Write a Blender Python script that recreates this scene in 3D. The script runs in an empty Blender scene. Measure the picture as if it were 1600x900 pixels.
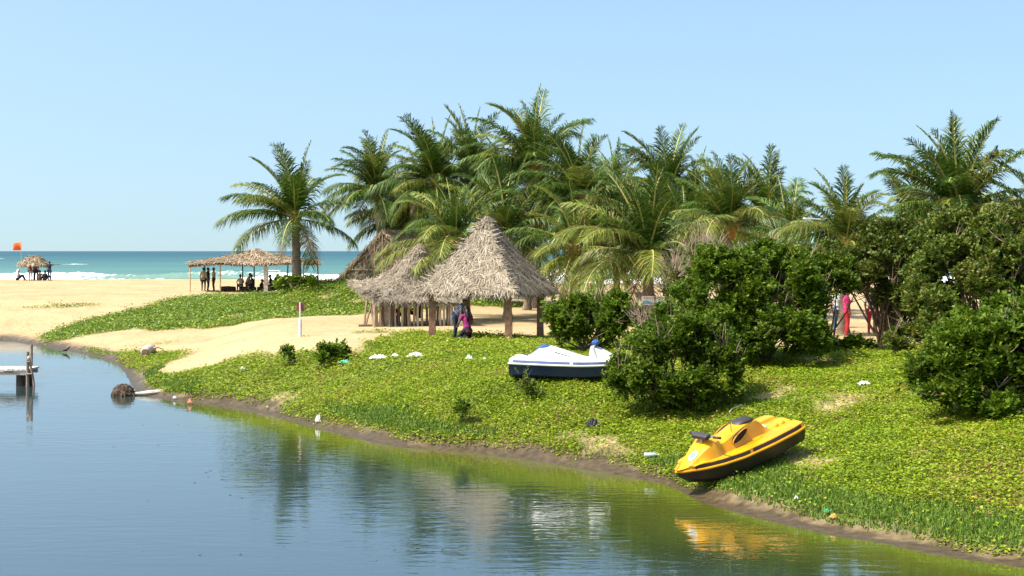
import bpy, bmesh, math, random
import numpy as np
from mathutils import Vector, Matrix
R = math.radians
random.seed(7)
rng = np.random.default_rng(7)
scene = bpy.context.scene
C = scene.collection

# ------------------------------------------------------------------ camera, sky, sun, exposure
F = 2400.0          # focal length in photo pixels
CAMZ = 4.5          # height of the lens above the lagoon
HOR = 392.0         # row of the sea horizon
cam_d = bpy.data.cameras.new('camera')
cam = bpy.data.objects.new('camera', cam_d); C.objects.link(cam)
cam.location = (0, 0, CAMZ); cam.rotation_euler = (R(90), 0, 0)
cam_d.sensor_width = 36.0; cam_d.lens = 36.0 * F / 1600.0
cam_d.shift_y = (HOR - 450.0) / 1600.0
cam_d.clip_end = 30000
scene.camera = cam

SUN_EL, SUN_AZ = 56.0, -112.0       # azimuth measured from +Y, clockwise
world = bpy.data.worlds.new('World'); scene.world = world; world.use_nodes = True
wn = world.node_tree.nodes; wl = world.node_tree.links
sky = wn.new('ShaderNodeTexSky'); sky.sky_type = 'NISHITA'; sky.sun_disc = False
sky.sun_elevation = R(SUN_EL); sky.sun_rotation = R(SUN_AZ)
sky.air_density = 1.15; sky.dust_density = 3.6; sky.ozone_density = 5.0; sky.altitude = 0
# hazy tropical sky: the whole dome is lifted a little so that the horizon stays pale blue
stc = wn.new('ShaderNodeTexCoord'); sad = wn.new('ShaderNodeVectorMath'); sad.operation = 'ADD'; sad.inputs[1].default_value = (0, 0, 0.11)
snm = wn.new('ShaderNodeVectorMath'); snm.operation = 'NORMALIZE'
wl.new(stc.outputs['Generated'], sad.inputs[0]); wl.new(sad.outputs[0], snm.inputs[0]); wl.new(snm.outputs[0], sky.inputs[0])
tint = wn.new('ShaderNodeMix'); tint.data_type = 'RGBA'; tint.blend_type = 'MULTIPLY'
tint.inputs[0].default_value = 1.0; tint.inputs[7].default_value = (1.13, 1.13, 1.02, 1)
wl.new(sky.outputs[0], tint.inputs[6])
wl.new(tint.outputs[2], wn['Background'].inputs['Color'])
wn['Background'].inputs['Strength'].default_value = 0.15
sun_d = bpy.data.lights.new('sun', 'SUN'); sun_d.energy = 4.6; sun_d.angle = R(0.53); sun_d.color = (1.0, 0.94, 0.84)
sun = bpy.data.objects.new('sun', sun_d); C.objects.link(sun)
sdir = Vector((math.sin(R(SUN_AZ)) * math.cos(R(SUN_EL)), math.cos(R(SUN_AZ)) * math.cos(R(SUN_EL)), math.sin(R(SUN_EL))))
sun.rotation_euler = sdir.to_track_quat('Z', 'Y').to_euler(); sun.location = (-40, 10, 60)
vs = scene.view_settings
vs.view_transform = 'Standard'; vs.look = 'None'; vs.exposure = 0.8; vs.gamma = 1.0; vs.use_curve_mapping = False

# ------------------------------------------------------------------ materials
def nodes_of(m):
    m.use_nodes = True
    return m.node_tree.nodes, m.node_tree.links

def ramp(n, stops):
    r = n.new('ShaderNodeValToRGB')
    el = r.color_ramp.elements
    el[0].position, el[0].color = stops[0][0], (*stops[0][1], 1)
    el[1].position, el[1].color = stops[-1][0], (*stops[-1][1], 1)
    for p, c in stops[1:-1]:
        e = el.new(p); e.color = (*c, 1)
    return r

def noise_mat(name, c1, c2, scale=5.0, rough=0.8, bump=0.0, bscale=None, spec=0.3, stretch=(1, 1, 1), metallic=0.0, c3=None):
    m = bpy.data.materials.new(name); n, l = nodes_of(m); b = n['Principled BSDF']
    tc = n.new('ShaderNodeTexCoord'); mp = n.new('ShaderNodeMapping'); mp.inputs['Scale'].default_value = stretch
    l.new(tc.outputs['Object'], mp.inputs[0])
    t = n.new('ShaderNodeTexNoise'); t.inputs['Scale'].default_value = scale; t.inputs['Detail'].default_value = 6
    l.new(mp.outputs[0], t.inputs['Vector'])
    st = [(0.3, c1), (0.7, c2)] if c3 is None else [(0.28, c1), (0.5, c2), (0.72, c3)]
    r = ramp(n, st); l.new(t.outputs['Fac'], r.inputs[0]); l.new(r.outputs[0], b.inputs['Base Color'])
    b.inputs['Roughness'].default_value = rough; b.inputs['Specular IOR Level'].default_value = spec
    b.inputs['Metallic'].default_value = metallic
    if bump:
        t2 = n.new('ShaderNodeTexNoise'); t2.inputs['Scale'].default_value = bscale or scale * 3; t2.inputs['Detail'].default_value = 5
        l.new(mp.outputs[0], t2.inputs['Vector'])
        bp = n.new('ShaderNodeBump'); bp.inputs['Strength'].default_value = 1.0; bp.inputs['Distance'].default_value = bump
        l.new(t2.outputs['Fac'], bp.inputs['Height']); l.new(bp.outputs[0], b.inputs['Normal'])
    return m

def leaf_mat(name, stops, trans=0.35, rough=0.45, spec=0.4, patch=None):
    """leaf: each leaf (mesh island) draws its own colour; some light passes through"""
    m = bpy.data.materials.new(name); n, l = nodes_of(m); b = n['Principled BSDF']; out = n['Material Output']
    g = n.new('ShaderNodeNewGeometry'); r = ramp(n, stops)
    src = g.outputs['Random Per Island']
    if patch:
        tc = n.new('ShaderNodeTexCoord'); t = n.new('ShaderNodeTexNoise'); t.inputs['Scale'].default_value = patch[0]; t.inputs['Detail'].default_value = 3
        l.new(tc.outputs['Object'], t.inputs['Vector'])
        ma = n.new('ShaderNodeMath'); ma.operation = 'MULTIPLY_ADD'; ma.inputs[1].default_value = patch[1]; ma.inputs[2].default_value = -patch[1] * 0.5
        l.new(t.outputs['Fac'], ma.inputs[0])
        ad = n.new('ShaderNodeMath'); ad.operation = 'ADD'; ad.use_clamp = True
        l.new(ma.outputs[0], ad.inputs[0]); l.new(src, ad.inputs[1]); src = ad.outputs[0]
    l.new(src, r.inputs[0])
    oi = n.new('ShaderNodeObjectInfo')
    hs = n.new('ShaderNodeHueSaturation'); mr = n.new('ShaderNodeMapRange')
    mr.inputs['To Min'].default_value = 0.8; mr.inputs['To Max'].default_value = 1.2
    l.new(oi.outputs['Random'], mr.inputs['Value']); l.new(mr.outputs[0], hs.inputs['Value']); l.new(r.outputs[0], hs.inputs['Color'])
    l.new(hs.outputs[0], b.inputs['Base Color'])
    b.inputs['Roughness'].default_value = rough; b.inputs['Specular IOR Level'].default_value = spec
    tr = n.new('ShaderNodeBsdfTranslucent'); l.new(hs.outputs[0], tr.inputs['Color'])
    mx = n.new('ShaderNodeMixShader'); mx.inputs[0].default_value = trans
    l.new(b.outputs[0], mx.inputs[1]); l.new(tr.outputs[0], mx.inputs[2]); l.new(mx.outputs[0], out.inputs['Surface'])
    return m

M = {}
M['thatch'] = leaf_mat('thatch', [(0.0, (0.07, 0.055, 0.04)), (0.25, (0.19, 0.155, 0.11)), (0.6, (0.29, 0.24, 0.175)), (1.0, (0.40, 0.345, 0.26))], trans=0.06, rough=0.85, spec=0.15, patch=(1.3, 0.5))
M['thatch_shell'] = noise_mat('thatch_shell', (0.09, 0.07, 0.045), (0.26, 0.20, 0.13), scale=6, rough=0.95, bump=0.03, bscale=18, stretch=(1, 1, 3))
M['thatch_tan'] = leaf_mat('thatch_tan', [(0.0, (0.12, 0.08, 0.05)), (0.3, (0.27, 0.195, 0.12)), (0.7, (0.39, 0.30, 0.19)), (1.0, (0.52, 0.42, 0.29))], trans=0.06, rough=0.85, spec=0.15, patch=(1.3, 0.5))
M['mat_wall'] = noise_mat('mat_wall', (0.20, 0.14, 0.08), (0.46, 0.36, 0.23), scale=9, rough=0.9, bump=0.03, bscale=22, stretch=(1, 1, 2.2))
M['post'] = noise_mat('post_laterite', (0.17, 0.085, 0.05), (0.30, 0.17, 0.105), scale=7, rough=0.9, bump=0.012, bscale=25)
M['pole'] = noise_mat('pole_wood', (0.20, 0.14, 0.09), (0.38, 0.29, 0.20), scale=8, rough=0.85, stretch=(3, 3, 0.5))
M['pole_pale'] = noise_mat('pole_pale', (0.36, 0.30, 0.22), (0.52, 0.45, 0.35), scale=8, rough=0.85, stretch=(3, 3, 0.5))
M['pole_dark'] = noise_mat('pole_dark', (0.05, 0.035, 0.025), (0.11, 0.08, 0.055), scale=8, rough=0.85)
M['bamboo'] = noise_mat('bamboo', (0.42, 0.27, 0.13), (0.55, 0.38, 0.20), scale=6, rough=0.6)
M['stone'] = noise_mat('stone_pillar', (0.22, 0.19, 0.15), (0.40, 0.35, 0.28), scale=6, rough=0.9, bump=0.015)
M['trunk'] = noise_mat('palm_trunk', (0.14, 0.10, 0.07), (0.33, 0.26, 0.19), scale=5, rough=0.9, bump=0.03, bscale=14, stretch=(1, 1, 4))
M['sheath'] = noise_mat('palm_sheath', (0.24, 0.11, 0.03), (0.46, 0.26, 0.08), scale=6, rough=0.8, stretch=(3, 3, 0.6), bump=0.02)
M['rachis'] = noise_mat('rachis', (0.27, 0.26, 0.055), (0.42, 0.36, 0.09), scale=3, rough=0.5)
M['rachis_dry'] = noise_mat('rachis_dry', (0.28, 0.19, 0.10), (0.42, 0.31, 0.17), scale=3, rough=0.7)
M['frond'] = leaf_mat('frond_green', [(0.0, (0.027, 0.058, 0.007)), (0.5, (0.054, 0.110, 0.011)), (0.85, (0.10, 0.175, 0.02)), (1.0, (0.20, 0.22, 0.04))], trans=0.25, rough=0.45, spec=0.28)
M['frond_old'] = leaf_mat('frond_yellow_green', [(0.0, (0.075, 0.115, 0.014)), (0.5, (0.15, 0.20, 0.026)), (0.8, (0.26, 0.28, 0.045)), (1.0, (0.34, 0.26, 0.11))], trans=0.33, rough=0.45, spec=0.28)
M['frond_dry'] = leaf_mat('frond_dry', [(0.0, (0.16, 0.10, 0.05)), (0.5, (0.34, 0.24, 0.13)), (1.0, (0.50, 0.40, 0.26))], trans=0.2, rough=0.7, spec=0.2)
M['bush'] = leaf_mat('bush_leaf', [(0.0, (0.04, 0.078, 0.005)), (0.5, (0.085, 0.15, 0.009)), (0.85, (0.145, 0.22, 0.013)), (1.0, (0.23, 0.27, 0.025))], trans=0.38, rough=0.5, spec=0.2, patch=(0.9, 0.5))
M['bush_olive'] = leaf_mat('bush_leaf_olive', [(0.0, (0.045, 0.075, 0.010)), (0.5, (0.085, 0.13, 0.016)), (0.85, (0.15, 0.18, 0.025)), (1.0, (0.24, 0.17, 0.06))], trans=0.32, rough=0.5, spec=0.2, patch=(0.8, 0.6))
M['bark'] = noise_mat('bush_bark', (0.10, 0.07, 0.045), (0.24, 0.18, 0.12), scale=9, rough=0.9)
M['twig'] = noise_mat('dry_twig', (0.16, 0.11, 0.08), (0.30, 0.22, 0.16), scale=9, rough=0.9)
M['cover'] = leaf_mat('creeper_leaf', [(0.0, (0.10, 0.165, 0.007)), (0.35, (0.16, 0.235, 0.008)), (0.7, (0.225, 0.30, 0.011)), (0.92, (0.31, 0.33, 0.03)), (0.98, (0.31, 0.25, 0.06)), (1.0, (0.22, 0.13, 0.05))], trans=0.32, rough=0.5, spec=0.25, patch=(0.6, 1.3))
M['cover_dune'] = leaf_mat('creeper_leaf_dune', [(0.0, (0.06, 0.11, 0.010)), (0.4, (0.115, 0.19, 0.014)), (0.8, (0.18, 0.26, 0.02)), (1.0, (0.32, 0.32, 0.05))], trans=0.3, rough=0.42, spec=0.4, patch=(0.3, 0.6))
M['grass'] = leaf_mat('shore_grass', [(0.0, (0.06, 0.12, 0.014)), (0.5, (0.10, 0.18, 0.02)), (1.0, (0.18, 0.25, 0.035))], trans=0.3, rough=0.5, spec=0.3)
M['skin'] = noise_mat('skin', (0.16, 0.085, 0.05), (0.20, 0.11, 0.065), scale=6, rough=0.55)
M['hair'] = noise_mat('hair', (0.008, 0.006, 0.005), (0.016, 0.012, 0.01), scale=20, rough=0.5)
M['eye'] = noise_mat('eye', (0.02, 0.015, 0.012), (0.03, 0.02, 0.015), rough=0.2)
def cloth(name, c):
    if name not in M:
        M[name] = noise_mat(name, tuple(x * 0.82 for x in c), c, scale=7, rough=0.85, bump=0.006, bscale=14)
    return name
cloth('c_khaki', (0.36, 0.31, 0.20)); cloth('c_dark', (0.02, 0.02, 0.026)); cloth('c_navy', (0.025, 0.035, 0.07))
cloth('c_beige', (0.45, 0.38, 0.27)); cloth('c_magenta', (0.26, 0.02, 0.13)); cloth('c_white', (0.78, 0.78, 0.78))
cloth('c_maroon', (0.15, 0.025, 0.035)); cloth('c_pink', (0.75, 0.05, 0.22)); cloth('c_red', (0.42, 0.02, 0.03))
cloth('c_blue', (0.07, 0.16, 0.38)); cloth('c_jeans', (0.07, 0.11, 0.2)); cloth('c_tan', (0.4, 0.24, 0.13)); cloth('c_skirt', (0.36, 0.22, 0.13))
def plaid():
    m = bpy.data.materials.new('plaid_shirt'); n, l = nodes_of(m); b = n['Principled BSDF']
    tc = n.new('ShaderNodeTexCoord'); w1 = n.new('ShaderNodeTexChecker'); w1.inputs['Scale'].default_value = 22
    w1.inputs['Color1'].default_value = (0.03, 0.035, 0.07, 1); w1.inputs['Color2'].default_value = (0.36, 0.38, 0.45, 1)
    l.new(tc.outputs['Object'], w1.inputs['Vector']); l.new(w1.outputs[0], b.inputs['Base Color']); b.inputs['Roughness'].default_value = 0.85
    return m
M['c_plaid'] = plaid()
def paint(name, c, rough=0.3, dirt=0.85):
    return noise_mat(name, tuple(x * dirt * .8 for x in c), tuple(x * dirt for x in c), scale=3.5, rough=rough, spec=0.45, c3=c)
M['yellow'] = paint('yellow_gelcoat', (0.74, 0.33, 0.006), 0.28, 0.86)
M['white'] = paint('white_gelcoat', (0.66, 0.645, 0.59), 0.35, 0.92)
M['navy'] = paint('navy_gelcoat', (0.012, 0.022, 0.075), 0.35)
M['brownhull'] = paint('dark_hull', (0.030, 0.018, 0.014), 0.45)
M['stripe'] = paint('brown_stripe', (0.05, 0.026, 0.02), 0.45)
M['navystripe'] = paint('blue_stripe', (0.09, 0.13, 0.28), 0.4)
M['rubber'] = paint('black_vinyl', (0.035, 0.03, 0.035), 0.55)
M['bluepad'] = paint('blue_vinyl', (0.03, 0.10, 0.32), 0.5)
M['hole'] = paint('dark_inside', (0.012, 0.010, 0.009), 0.8)
M['decal'] = paint('blue_decal', (0.15, 0.50, 0.72), 0.4)
M['decal_w'] = paint('white_decal', (0.75, 0.78, 0.72), 0.4)
M['steel'] = noise_mat('steel_wire', (0.35, 0.34, 0.32), (0.5, 0.48, 0.45), rough=0.35, metallic=0.9)
M['plank'] = noise_mat('jetty_plank', (0.42, 0.38, 0.32), (0.62, 0.58, 0.51), scale=6, rough=0.85, stretch=(4, 0.6, 1), bump=0.006)
M['pile'] = noise_mat('jetty_pile', (0.03, 0.022, 0.018), (0.08, 0.06, 0.045), scale=5, rough=0.8, bump=0.01)
M['jpost'] = noise_mat('jetty_post', (0.15, 0.11, 0.085), (0.28, 0.22, 0.17), scale=7, rough=0.85, bump=0.008)
M['husk'] = noise_mat('stump_bark', (0.03, 0.02, 0.014), (0.11, 0.075, 0.05), scale=8, rough=0.95, bump=0.05, bscale=16)
M['palelog'] = noise_mat('bleached_log', (0.36, 0.30, 0.24), (0.58, 0.51, 0.43), scale=5, rough=0.9, bump=0.012)
M['logend'] = noise_mat('log_end', (0.16, 0.07, 0.04), (0.26, 0.13, 0.08), scale=9, rough=0.9)
M['plastic_w'] = paint('white_plastic', (0.74, 0.74, 0.70), 0.4, 0.9)
M['plastic_teal'] = paint('teal_plastic', (0.04, 0.52, 0.42), 0.4)
M['plastic_orange'] = paint('orange_plastic', (0.8, 0.38, 0.08), 0.4)
M['plastic_green'] = paint('green_plastic', (0.05, 0.42, 0.17), 0.4)
M['plastic_pink'] = paint('salmon_plastic', (0.7, 0.27, 0.17), 0.5)
M['plastic_black'] = paint('black_plastic', (0.02, 0.022, 0.024), 0.35)
M['glassy'] = paint('bottle_plastic', (0.48, 0.56, 0.52), 0.15)
M['flag'] = paint('orange_flag', (0.85, 0.13, 0.01), 0.8)
M['sign_red'] = paint('maroon_plate', (0.20, 0.05, 0.045), 0.6)
M['whitepaint'] = paint('white_paint', (0.74, 0.73, 0.70), 0.5, 0.88)
M['ink_red'] = paint('red_lettering', (0.55, 0.05, 0.05), 0.6)
M['ink_blue'] = paint('blue_print', (0.09, 0.36, 0.62), 0.6)
M['teal_pole'] = paint('teal_pole', (0.12, 0.34, 0.33), 0.5)
M['concrete'] = noise_mat('bench_concrete', (0.25, 0.22, 0.19), (0.38, 0.34, 0.29), scale=4, rough=0.9, bump=0.006)
M['bird'] = paint('black_feathers', (0.012, 0.012, 0.016), 0.5)
M['bird_brown'] = paint('brown_feathers', (0.05, 0.032, 0.022), 0.6)

# ------------------------------------------------------------------ mesh helpers
def mk(name, V, Fc, mat, parent=None, smooth=False, fm=None):
    """one mesh object from an array of vertices and faces (array of equal faces or a list)"""
    me = bpy.data.meshes.new(name)
    V = np.asarray(V, dtype=np.float32)
    if isinstance(Fc, np.ndarray):
        k = Fc.shape[1]; nf = len(Fc)
        me.vertices.add(len(V)); me.vertices.foreach_set('co', V.ravel())
        me.loops.add(nf * k); me.loops.foreach_set('vertex_index', Fc.astype(np.int32).ravel())
        me.polygons.add(nf); me.polygons.foreach_set('loop_start', np.arange(0, nf * k, k, dtype=np.int32))
        me.update(calc_edges=True)
    else:
        me.from_pydata([tuple(map(float, v)) for v in V], [], [tuple(int(i) for i in f) for f in Fc]); me.update()
    for mm in (mat if isinstance(mat, (list, tuple)) else [mat]):
        me.materials.append(M[mm] if isinstance(mm, str) else mm)
    if fm is not None:
        me.polygons.foreach_set('material_index', np.asarray(fm, dtype=np.int32))
    if smooth:
        me.polygons.foreach_set('use_smooth', np.ones(len(me.polygons), dtype=bool))
    o = bpy.data.objects.new(name, me); C.objects.link(o)
    if parent: o.parent = parent
    return o

def tag(o, label=None, cat=None, group=None, kind=None):
    if label: o['label'] = label
    if cat: o['category'] = cat
    if group: o['group'] = group
    if kind: o['kind'] = kind
    return o

def thing(name, label, cat, loc=(0, 0, 0), rz=0, group=None):
    o = bpy.data.objects.new(name, None); C.objects.link(o); o.empty_display_size = 0.2
    o.location = loc; o.rotation_euler = (0, 0, rz)
    return tag(o, label, cat, group)

class MB:
    """collects shapes into ONE mesh"""
    def __init__(s): s.v = []; s.f = []; s.m = []
    def add(s, V, Fc, m=0):
        o = len(s.v); s.v += [tuple(v) for v in V]
        for f in Fc: s.f.append(tuple(i + o for i in f)); s.m.append(m)
        return s
    def box(s, c, d, rot=None, m=0, jit=0):
        V = []
        for x in (-.5, .5):
            for y in (-.5, .5):
                for z in (-.5, .5):
                    p = Vector((x * d[0], y * d[1], z * d[2]))
                    if jit: p += Vector([random.uniform(-jit, jit) for _ in range(3)])
                    if rot is not None: p = rot @ p
                    V.append(tuple(p + Vector(c)))
        return s.add(V, [(0, 1, 3, 2), (4, 6, 7, 5), (0, 4, 5, 1), (2, 3, 7, 6), (0, 2, 6, 4), (1, 5, 7, 3)], m)
    def tube(s, pts, rad, n=8, m=0, caps=True, jit=0.0):
        pts = [Vector(p) for p in pts]; k = len(pts)
        if not hasattr(rad, '__len__'): rad = [rad] * k
        V = []; ref = None
        for i, p in enumerate(pts):
            t = (pts[min(i + 1, k - 1)] - pts[max(i - 1, 0)]).normalized()
            if ref is None:
                ref = t.orthogonal().normalized()
            ref = (ref - t * ref.dot(t)).normalized(); b = t.cross(ref)
            for j in range(n):
                a = 2 * math.pi * j / n
                r = rad[i] * (1 + (random.uniform(-jit, jit) if jit else 0))
                V.append(tuple(p + (ref * math.cos(a) + b * math.sin(a)) * r))
        Fc = []
        for i in range(k - 1):
            for j in range(n):
                Fc.append((i * n + j, i * n + (j + 1) % n, (i + 1) * n + (j + 1) % n, (i + 1) * n + j))
        if caps:
            Fc.append(tuple(range(n - 1, -1, -1))); Fc.append(tuple(range((k - 1) * n, k * n)))
        return s.add(V, Fc, m)
    def ball(s, c, r, nu=12, nv=8, rot=None, m=0, jit=0.0):
        V = []; Fc = []
        r = r if hasattr(r, '__len__') else (r, r, r)
        for i in range(nv + 1):
            for j in range(nu):
                th = math.pi * i / nv; ph = 2 * math.pi * j / nu
                k = 1 + (random.uniform(-jit, jit) if jit and 0 < i < nv else 0)
                p = Vector((r[0] * k * math.sin(th) * math.cos(ph), r[1] * k * math.sin(th) * math.sin(ph), r[2] * k * math.cos(th)))
                if rot is not None: p = rot @ p
                V.append(tuple(p + Vector(c)))
        for i in range(nv):
            for j in range(nu):
                Fc.append((i * nu + j, (i + 1) * nu + j, (i + 1) * nu + (j + 1) % nu, i * nu + (j + 1) % nu))
        return s.add(V, Fc, m)
    def build(s, name, mat, parent=None, smooth=False):
        return mk(name, np.array(s.v), s.f, mat, parent, smooth, s.m if isinstance(mat, (list, tuple)) else None)

# ------------------------------------------------------------------ terrain functions
def PX(px, py, Y):
    return np.array([(px - 800.0) / F * Y, Y, CAMZ - (py - HOR) / F * Y])

_ph = rng.uniform(0, 6.28, 64); _an = rng.uniform(0, 6.28, 64)
def fbm(x, y, k0, octv=4, seed=0):
    z = np.zeros_like(np.asarray(x, float)); a = 1.0; k = k0; tot = 0
    for o in range(octv):
        for q in range(3):
            i = (seed * 7 + o * 3 + q) % 64
            z = z + a * np.sin(k * (x * math.cos(_an[i]) + y * math.sin(_an[i])) + _ph[i]); tot += a * 0.6
        a *= 0.55; k *= 2.03
    return z / tot

SHORE_PX = [(1600, 888), (1540, 880), (1460, 868), (1380, 850), (1300, 838), (1230, 822), (1150, 802), (1092, 785), (1062, 768), (1040, 758), (1000, 749), (940, 738),
            (870, 726), (800, 716), (740, 709), (680, 704), (620, 699), (575, 690), (545, 683), (520, 676), (480, 666), (420, 649), (350, 634), (300, 629), (262, 626), (232, 620), (212, 613),
            (203, 600), (196, 586), (185, 571), (150, 558), (110, 549), (60, 541), (30, 536), (0, 531)]
shore = [(8.6, 17.0), (8.3, 19.5)] 
for (a, b) in SHORE_PX:
    Y = CAMZ * F / (b - HOR); shore.append(((a - 800) / F * Y, Y))
shore = [(30, 2), (14, 10)] + shore + [(-40, 80), (-70, 84), (-140, 88)]
SH = np.array(shore)
LAND = np.vstack([SH, [(-140, 400), (400, 400), (400, 2)]])

def inside(poly, x, y):
    r = np.zeros(np.shape(x), bool); n = len(poly); j = n - 1
    for i in range(n):
        xi, yi = poly[i]; xj, yj = poly[j]
        if yi != yj:
            r ^= ((yi > y) != (yj > y)) & (x < (xj - xi) * (y - yi) / (yj - yi) + xi)
        j = i
    return r

def polydist(pl, x, y, closed=False):
    d = np.full(np.shape(x), 1e9); n = len(pl)
    for i in range(n if closed else n - 1):
        a = pl[i]; b = pl[(i + 1) % n]; ab = b - a; L = float(ab @ ab) + 1e-12
        t = np.clip(((x - a[0]) * ab[0] + (y - a[1]) * ab[1]) / L, 0, 1)
        d = np.minimum(d, np.hypot(x - a[0] - t * ab[0], y - a[1] - t * ab[1]))
    return d

def shore_d(x, y):
    d = polydist(SH, x, y)
    return np.where(inside(LAND, x, y), d, -d)

def smin(a, b, k):
    h = np.clip(0.5 + 0.5 * (b - a) / k, 0, 1)
    return b * (1 - h) + a * h - k * h * (1 - h)

def H(x, y, d=None):
    x = np.asarray(x, float); y = np.asarray(y, float)
    if d is None: d = shore_d(x, y)
    far = 1.95 - 0.45 * np.clip((x + 12) / 10, 0, 1)
    pl = np.where(y < 133, 0, 0).astype(float)
    ys = [0, 30, 38, 52, 62, 72, 105]; zs = [1.5, 1.52, 1.58, 1.5, 1.42, 1.45, 1.62]
    pl = np.interp(y, ys, zs)
    t = np.clip((y - 98) / 35, 0, 1); t = t * t * (3 - 2 * t); pl = pl * (1 - t) + far * t
    t = np.clip((y - 136) / 62, 0, 1); t = t * t * (3 - 2 * t); pl = pl * (1 - t) + (-1.2) * t
    pl = pl - 0.35 * np.clip((-9 - x) / 8, 0, 1) * np.clip((88 - y) / 12, 0, 1)
    pl = pl + 1.2 * np.exp(-((x + 8.0) / np.where(x > -8.0, 5.0, 6.4)) ** 4 / 2.5 - ((y - 85) / 4.6) ** 2 / 2)
    pl = pl + 0.14 * np.exp(-((x - 10.5) / 7.0) ** 2 / 2 - ((y - 44.5) / 4.0) ** 2 / 2)
    amp = 0.05 * np.clip(d / 4, 0, 1)
    pl = pl + amp * fbm(x, y, 0.5, 4, 1)
    slope = np.interp(x, [-13, -8, -3, 1.2, 2.8, 4.2, 6.2, 9, 12], [0.12, 0.28, 0.36, 0.36, 0.27, 0.2, 0.18, 0.18, 0.17])
    mud = np.interp(x, [1.5, 4], [0.2, 0.4]) + 0.14 * fbm(x, y, 0.8, 3, 2)
    bank = np.where(d < 0, 0.16 * d, np.where(d < mud, 0.05 * d, 0.05 * mud + 0.12 * np.clip((d - mud) / 0.35, 0, 1) + slope * (d - mud)))
    bank = bank + 0.04 * fbm(x, y, 1.4, 3, 3) * np.clip(d - 0.6, 0, 1)
    return smin(pl, bank, 0.5)

def hz(x, y): return float(H(np.array([x]), np.array([y]))[0])

_Ys = np.arange(17, 240, 0.06)
def G(px, py):
    """ground point seen at photo position px, py"""
    X = (px - 800.0) / F * _Ys; zr = CAMZ - (py - HOR) / F * _Ys
    hh = np.maximum(H(X, _Ys), 0.0)
    i = int(np.argmax(hh >= zr))
    return np.array([X[i], _Ys[i], max(hh[i], 0)])
def GY(px, Y):
    x = (px - 800.0) / F * Y
    return Vector((x, Y, hz(x, Y)))

# where the creeper grows
main_poly = np.array([G(a, b)[:2] for a, b in [(212, 606), (250, 588), (340, 569), (440, 552), (500, 548), (560, 545), (600, 530), (660, 520), (735, 516), (752, 525), (850, 527), (960, 533), (1180, 545), (1420, 545)]]
                     + [(22, 50), (40, 40), (40, 4)] + [(x, y) for x, y in shore[:-5]])
patch_poly = np.array([G(a, b)[:2] for a, b in [(120, 549), (170, 551), (230, 548), (312, 549), (300, 556), (240, 578), (200, 592), (190, 580), (150, 560)]])
dune_poly = np.array([G(a, b)[:2] for a, b in [(64, 538), (100, 516), (150, 498), (205, 486), (262, 473), (330, 462)]] + [(-12.5, 89.5), (-8, 91), (-1, 89), (1, 82)] +
                     [tuple(G(a, b)[:2]) for a, b in [(640, 489), (560, 491), (470, 496), (390, 504), (320, 512), (250, 514), (170, 519), (110, 530)]])
strips = [np.array([G(a, b)[:2] for a, b in [(480, 526), (540, 522), (600, 519), (660, 520)]]), np.array([G(a, b)[:2] for a, b in [(-60, 479), (40, 480), (150, 477)]]),
          np.array([G(a, b)[:2] for a, b in [(200, 541), (270, 536)]])]

def cover(x, y, d):
    def sd(p):
        q = polydist(p, x, y, True)
        return np.where(inside(p, x, y), q, -q)
    n = fbm(x, y, 1.1, 4, 4)
    m1 = np.clip((sd(main_poly) + 0.5 * n) / 0.5 + 0.5, 0, 1)
    m2 = np.clip((sd(patch_poly) + 0.5 * n) / 0.6 + 0.4, 0, 1) * 0.85
    m3 = np.clip((sd(dune_poly) + 0.8 * n) / 0.8 + 0.5, 0, 1)
    m4 = np.zeros_like(m1)
    for q, (s, w) in enumerate(zip(strips, (0.5, 0.7, 0.35))):
        m4 = np.maximum(m4, np.clip((w - polydist(s, x, y) + 0.6 * n) / 0.5, 0, 1) * (0.7, 0.3, 0.4)[q])
    m = np.maximum(np.maximum(m1, m2), np.maximum(m3, m4))
    bare = fbm(x, y, 1.3, 4, 5)
    m = m * np.clip(1 - (bare - 0.52) / 0.4, 0.22, 1)
    edge = np.interp(x, [1.5, 4], [0.22, 0.48]) + 0.2 * fbm(x, y, 0.9, 3, 6)
    return m * np.clip((d - edge) / 0.3, 0, 1), m3

# ------------------------------------------------------------------ ground
def build_ground():
    us = np.concatenate([np.linspace(-1.6, -0.45, 50)[:-1], np.linspace(-0.45, 0.5, 340), np.linspace(0.5, 1.6, 45)[1:]])
    Ys = np.concatenate([np.geomspace(9, 110, 340)[:-1], np.geomspace(110, 260, 60)])
    U, YY = np.meshgrid(us, Ys); X = U * np.maximum(YY, 16)
    d = shore_d(X, YY); Z = H(X, YY, d)
    cv, _ = cover(X, YY, d)
    nr, nc = X.shape
    V = np.stack([X, YY, Z], -1).reshape(-1, 3)
    idx = np.arange(nr * nc).reshape(nr, nc)
    Fc = np.stack([idx[:-1, :-1], idx[:-1, 1:], idx[1:, 1:], idx[1:, :-1]], -1).reshape(-1, 4)
    keep = (d.reshape(-1)[Fc] > -6).any(axis=1)
    Fc = Fc[keep]
    used = np.unique(Fc); mapi = np.full(len(V), -1); mapi[used] = np.arange(len(used))
    o = mk('sandy_ground', V[used], mapi[Fc], ground_mat(), smooth=True)
    a = o.data.attributes.new('cover', 'FLOAT', 'POINT'); a.data.foreach_set('value', cv.reshape(-1)[used].astype(np.float32))
    a = o.data.attributes.new('shore', 'FLOAT', 'POINT'); a.data.foreach_set('value', d.reshape(-1)[used].astype(np.float32))
    tag(o, 'pale sandy beach and creek bank', kind='structure')
    return o

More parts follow.
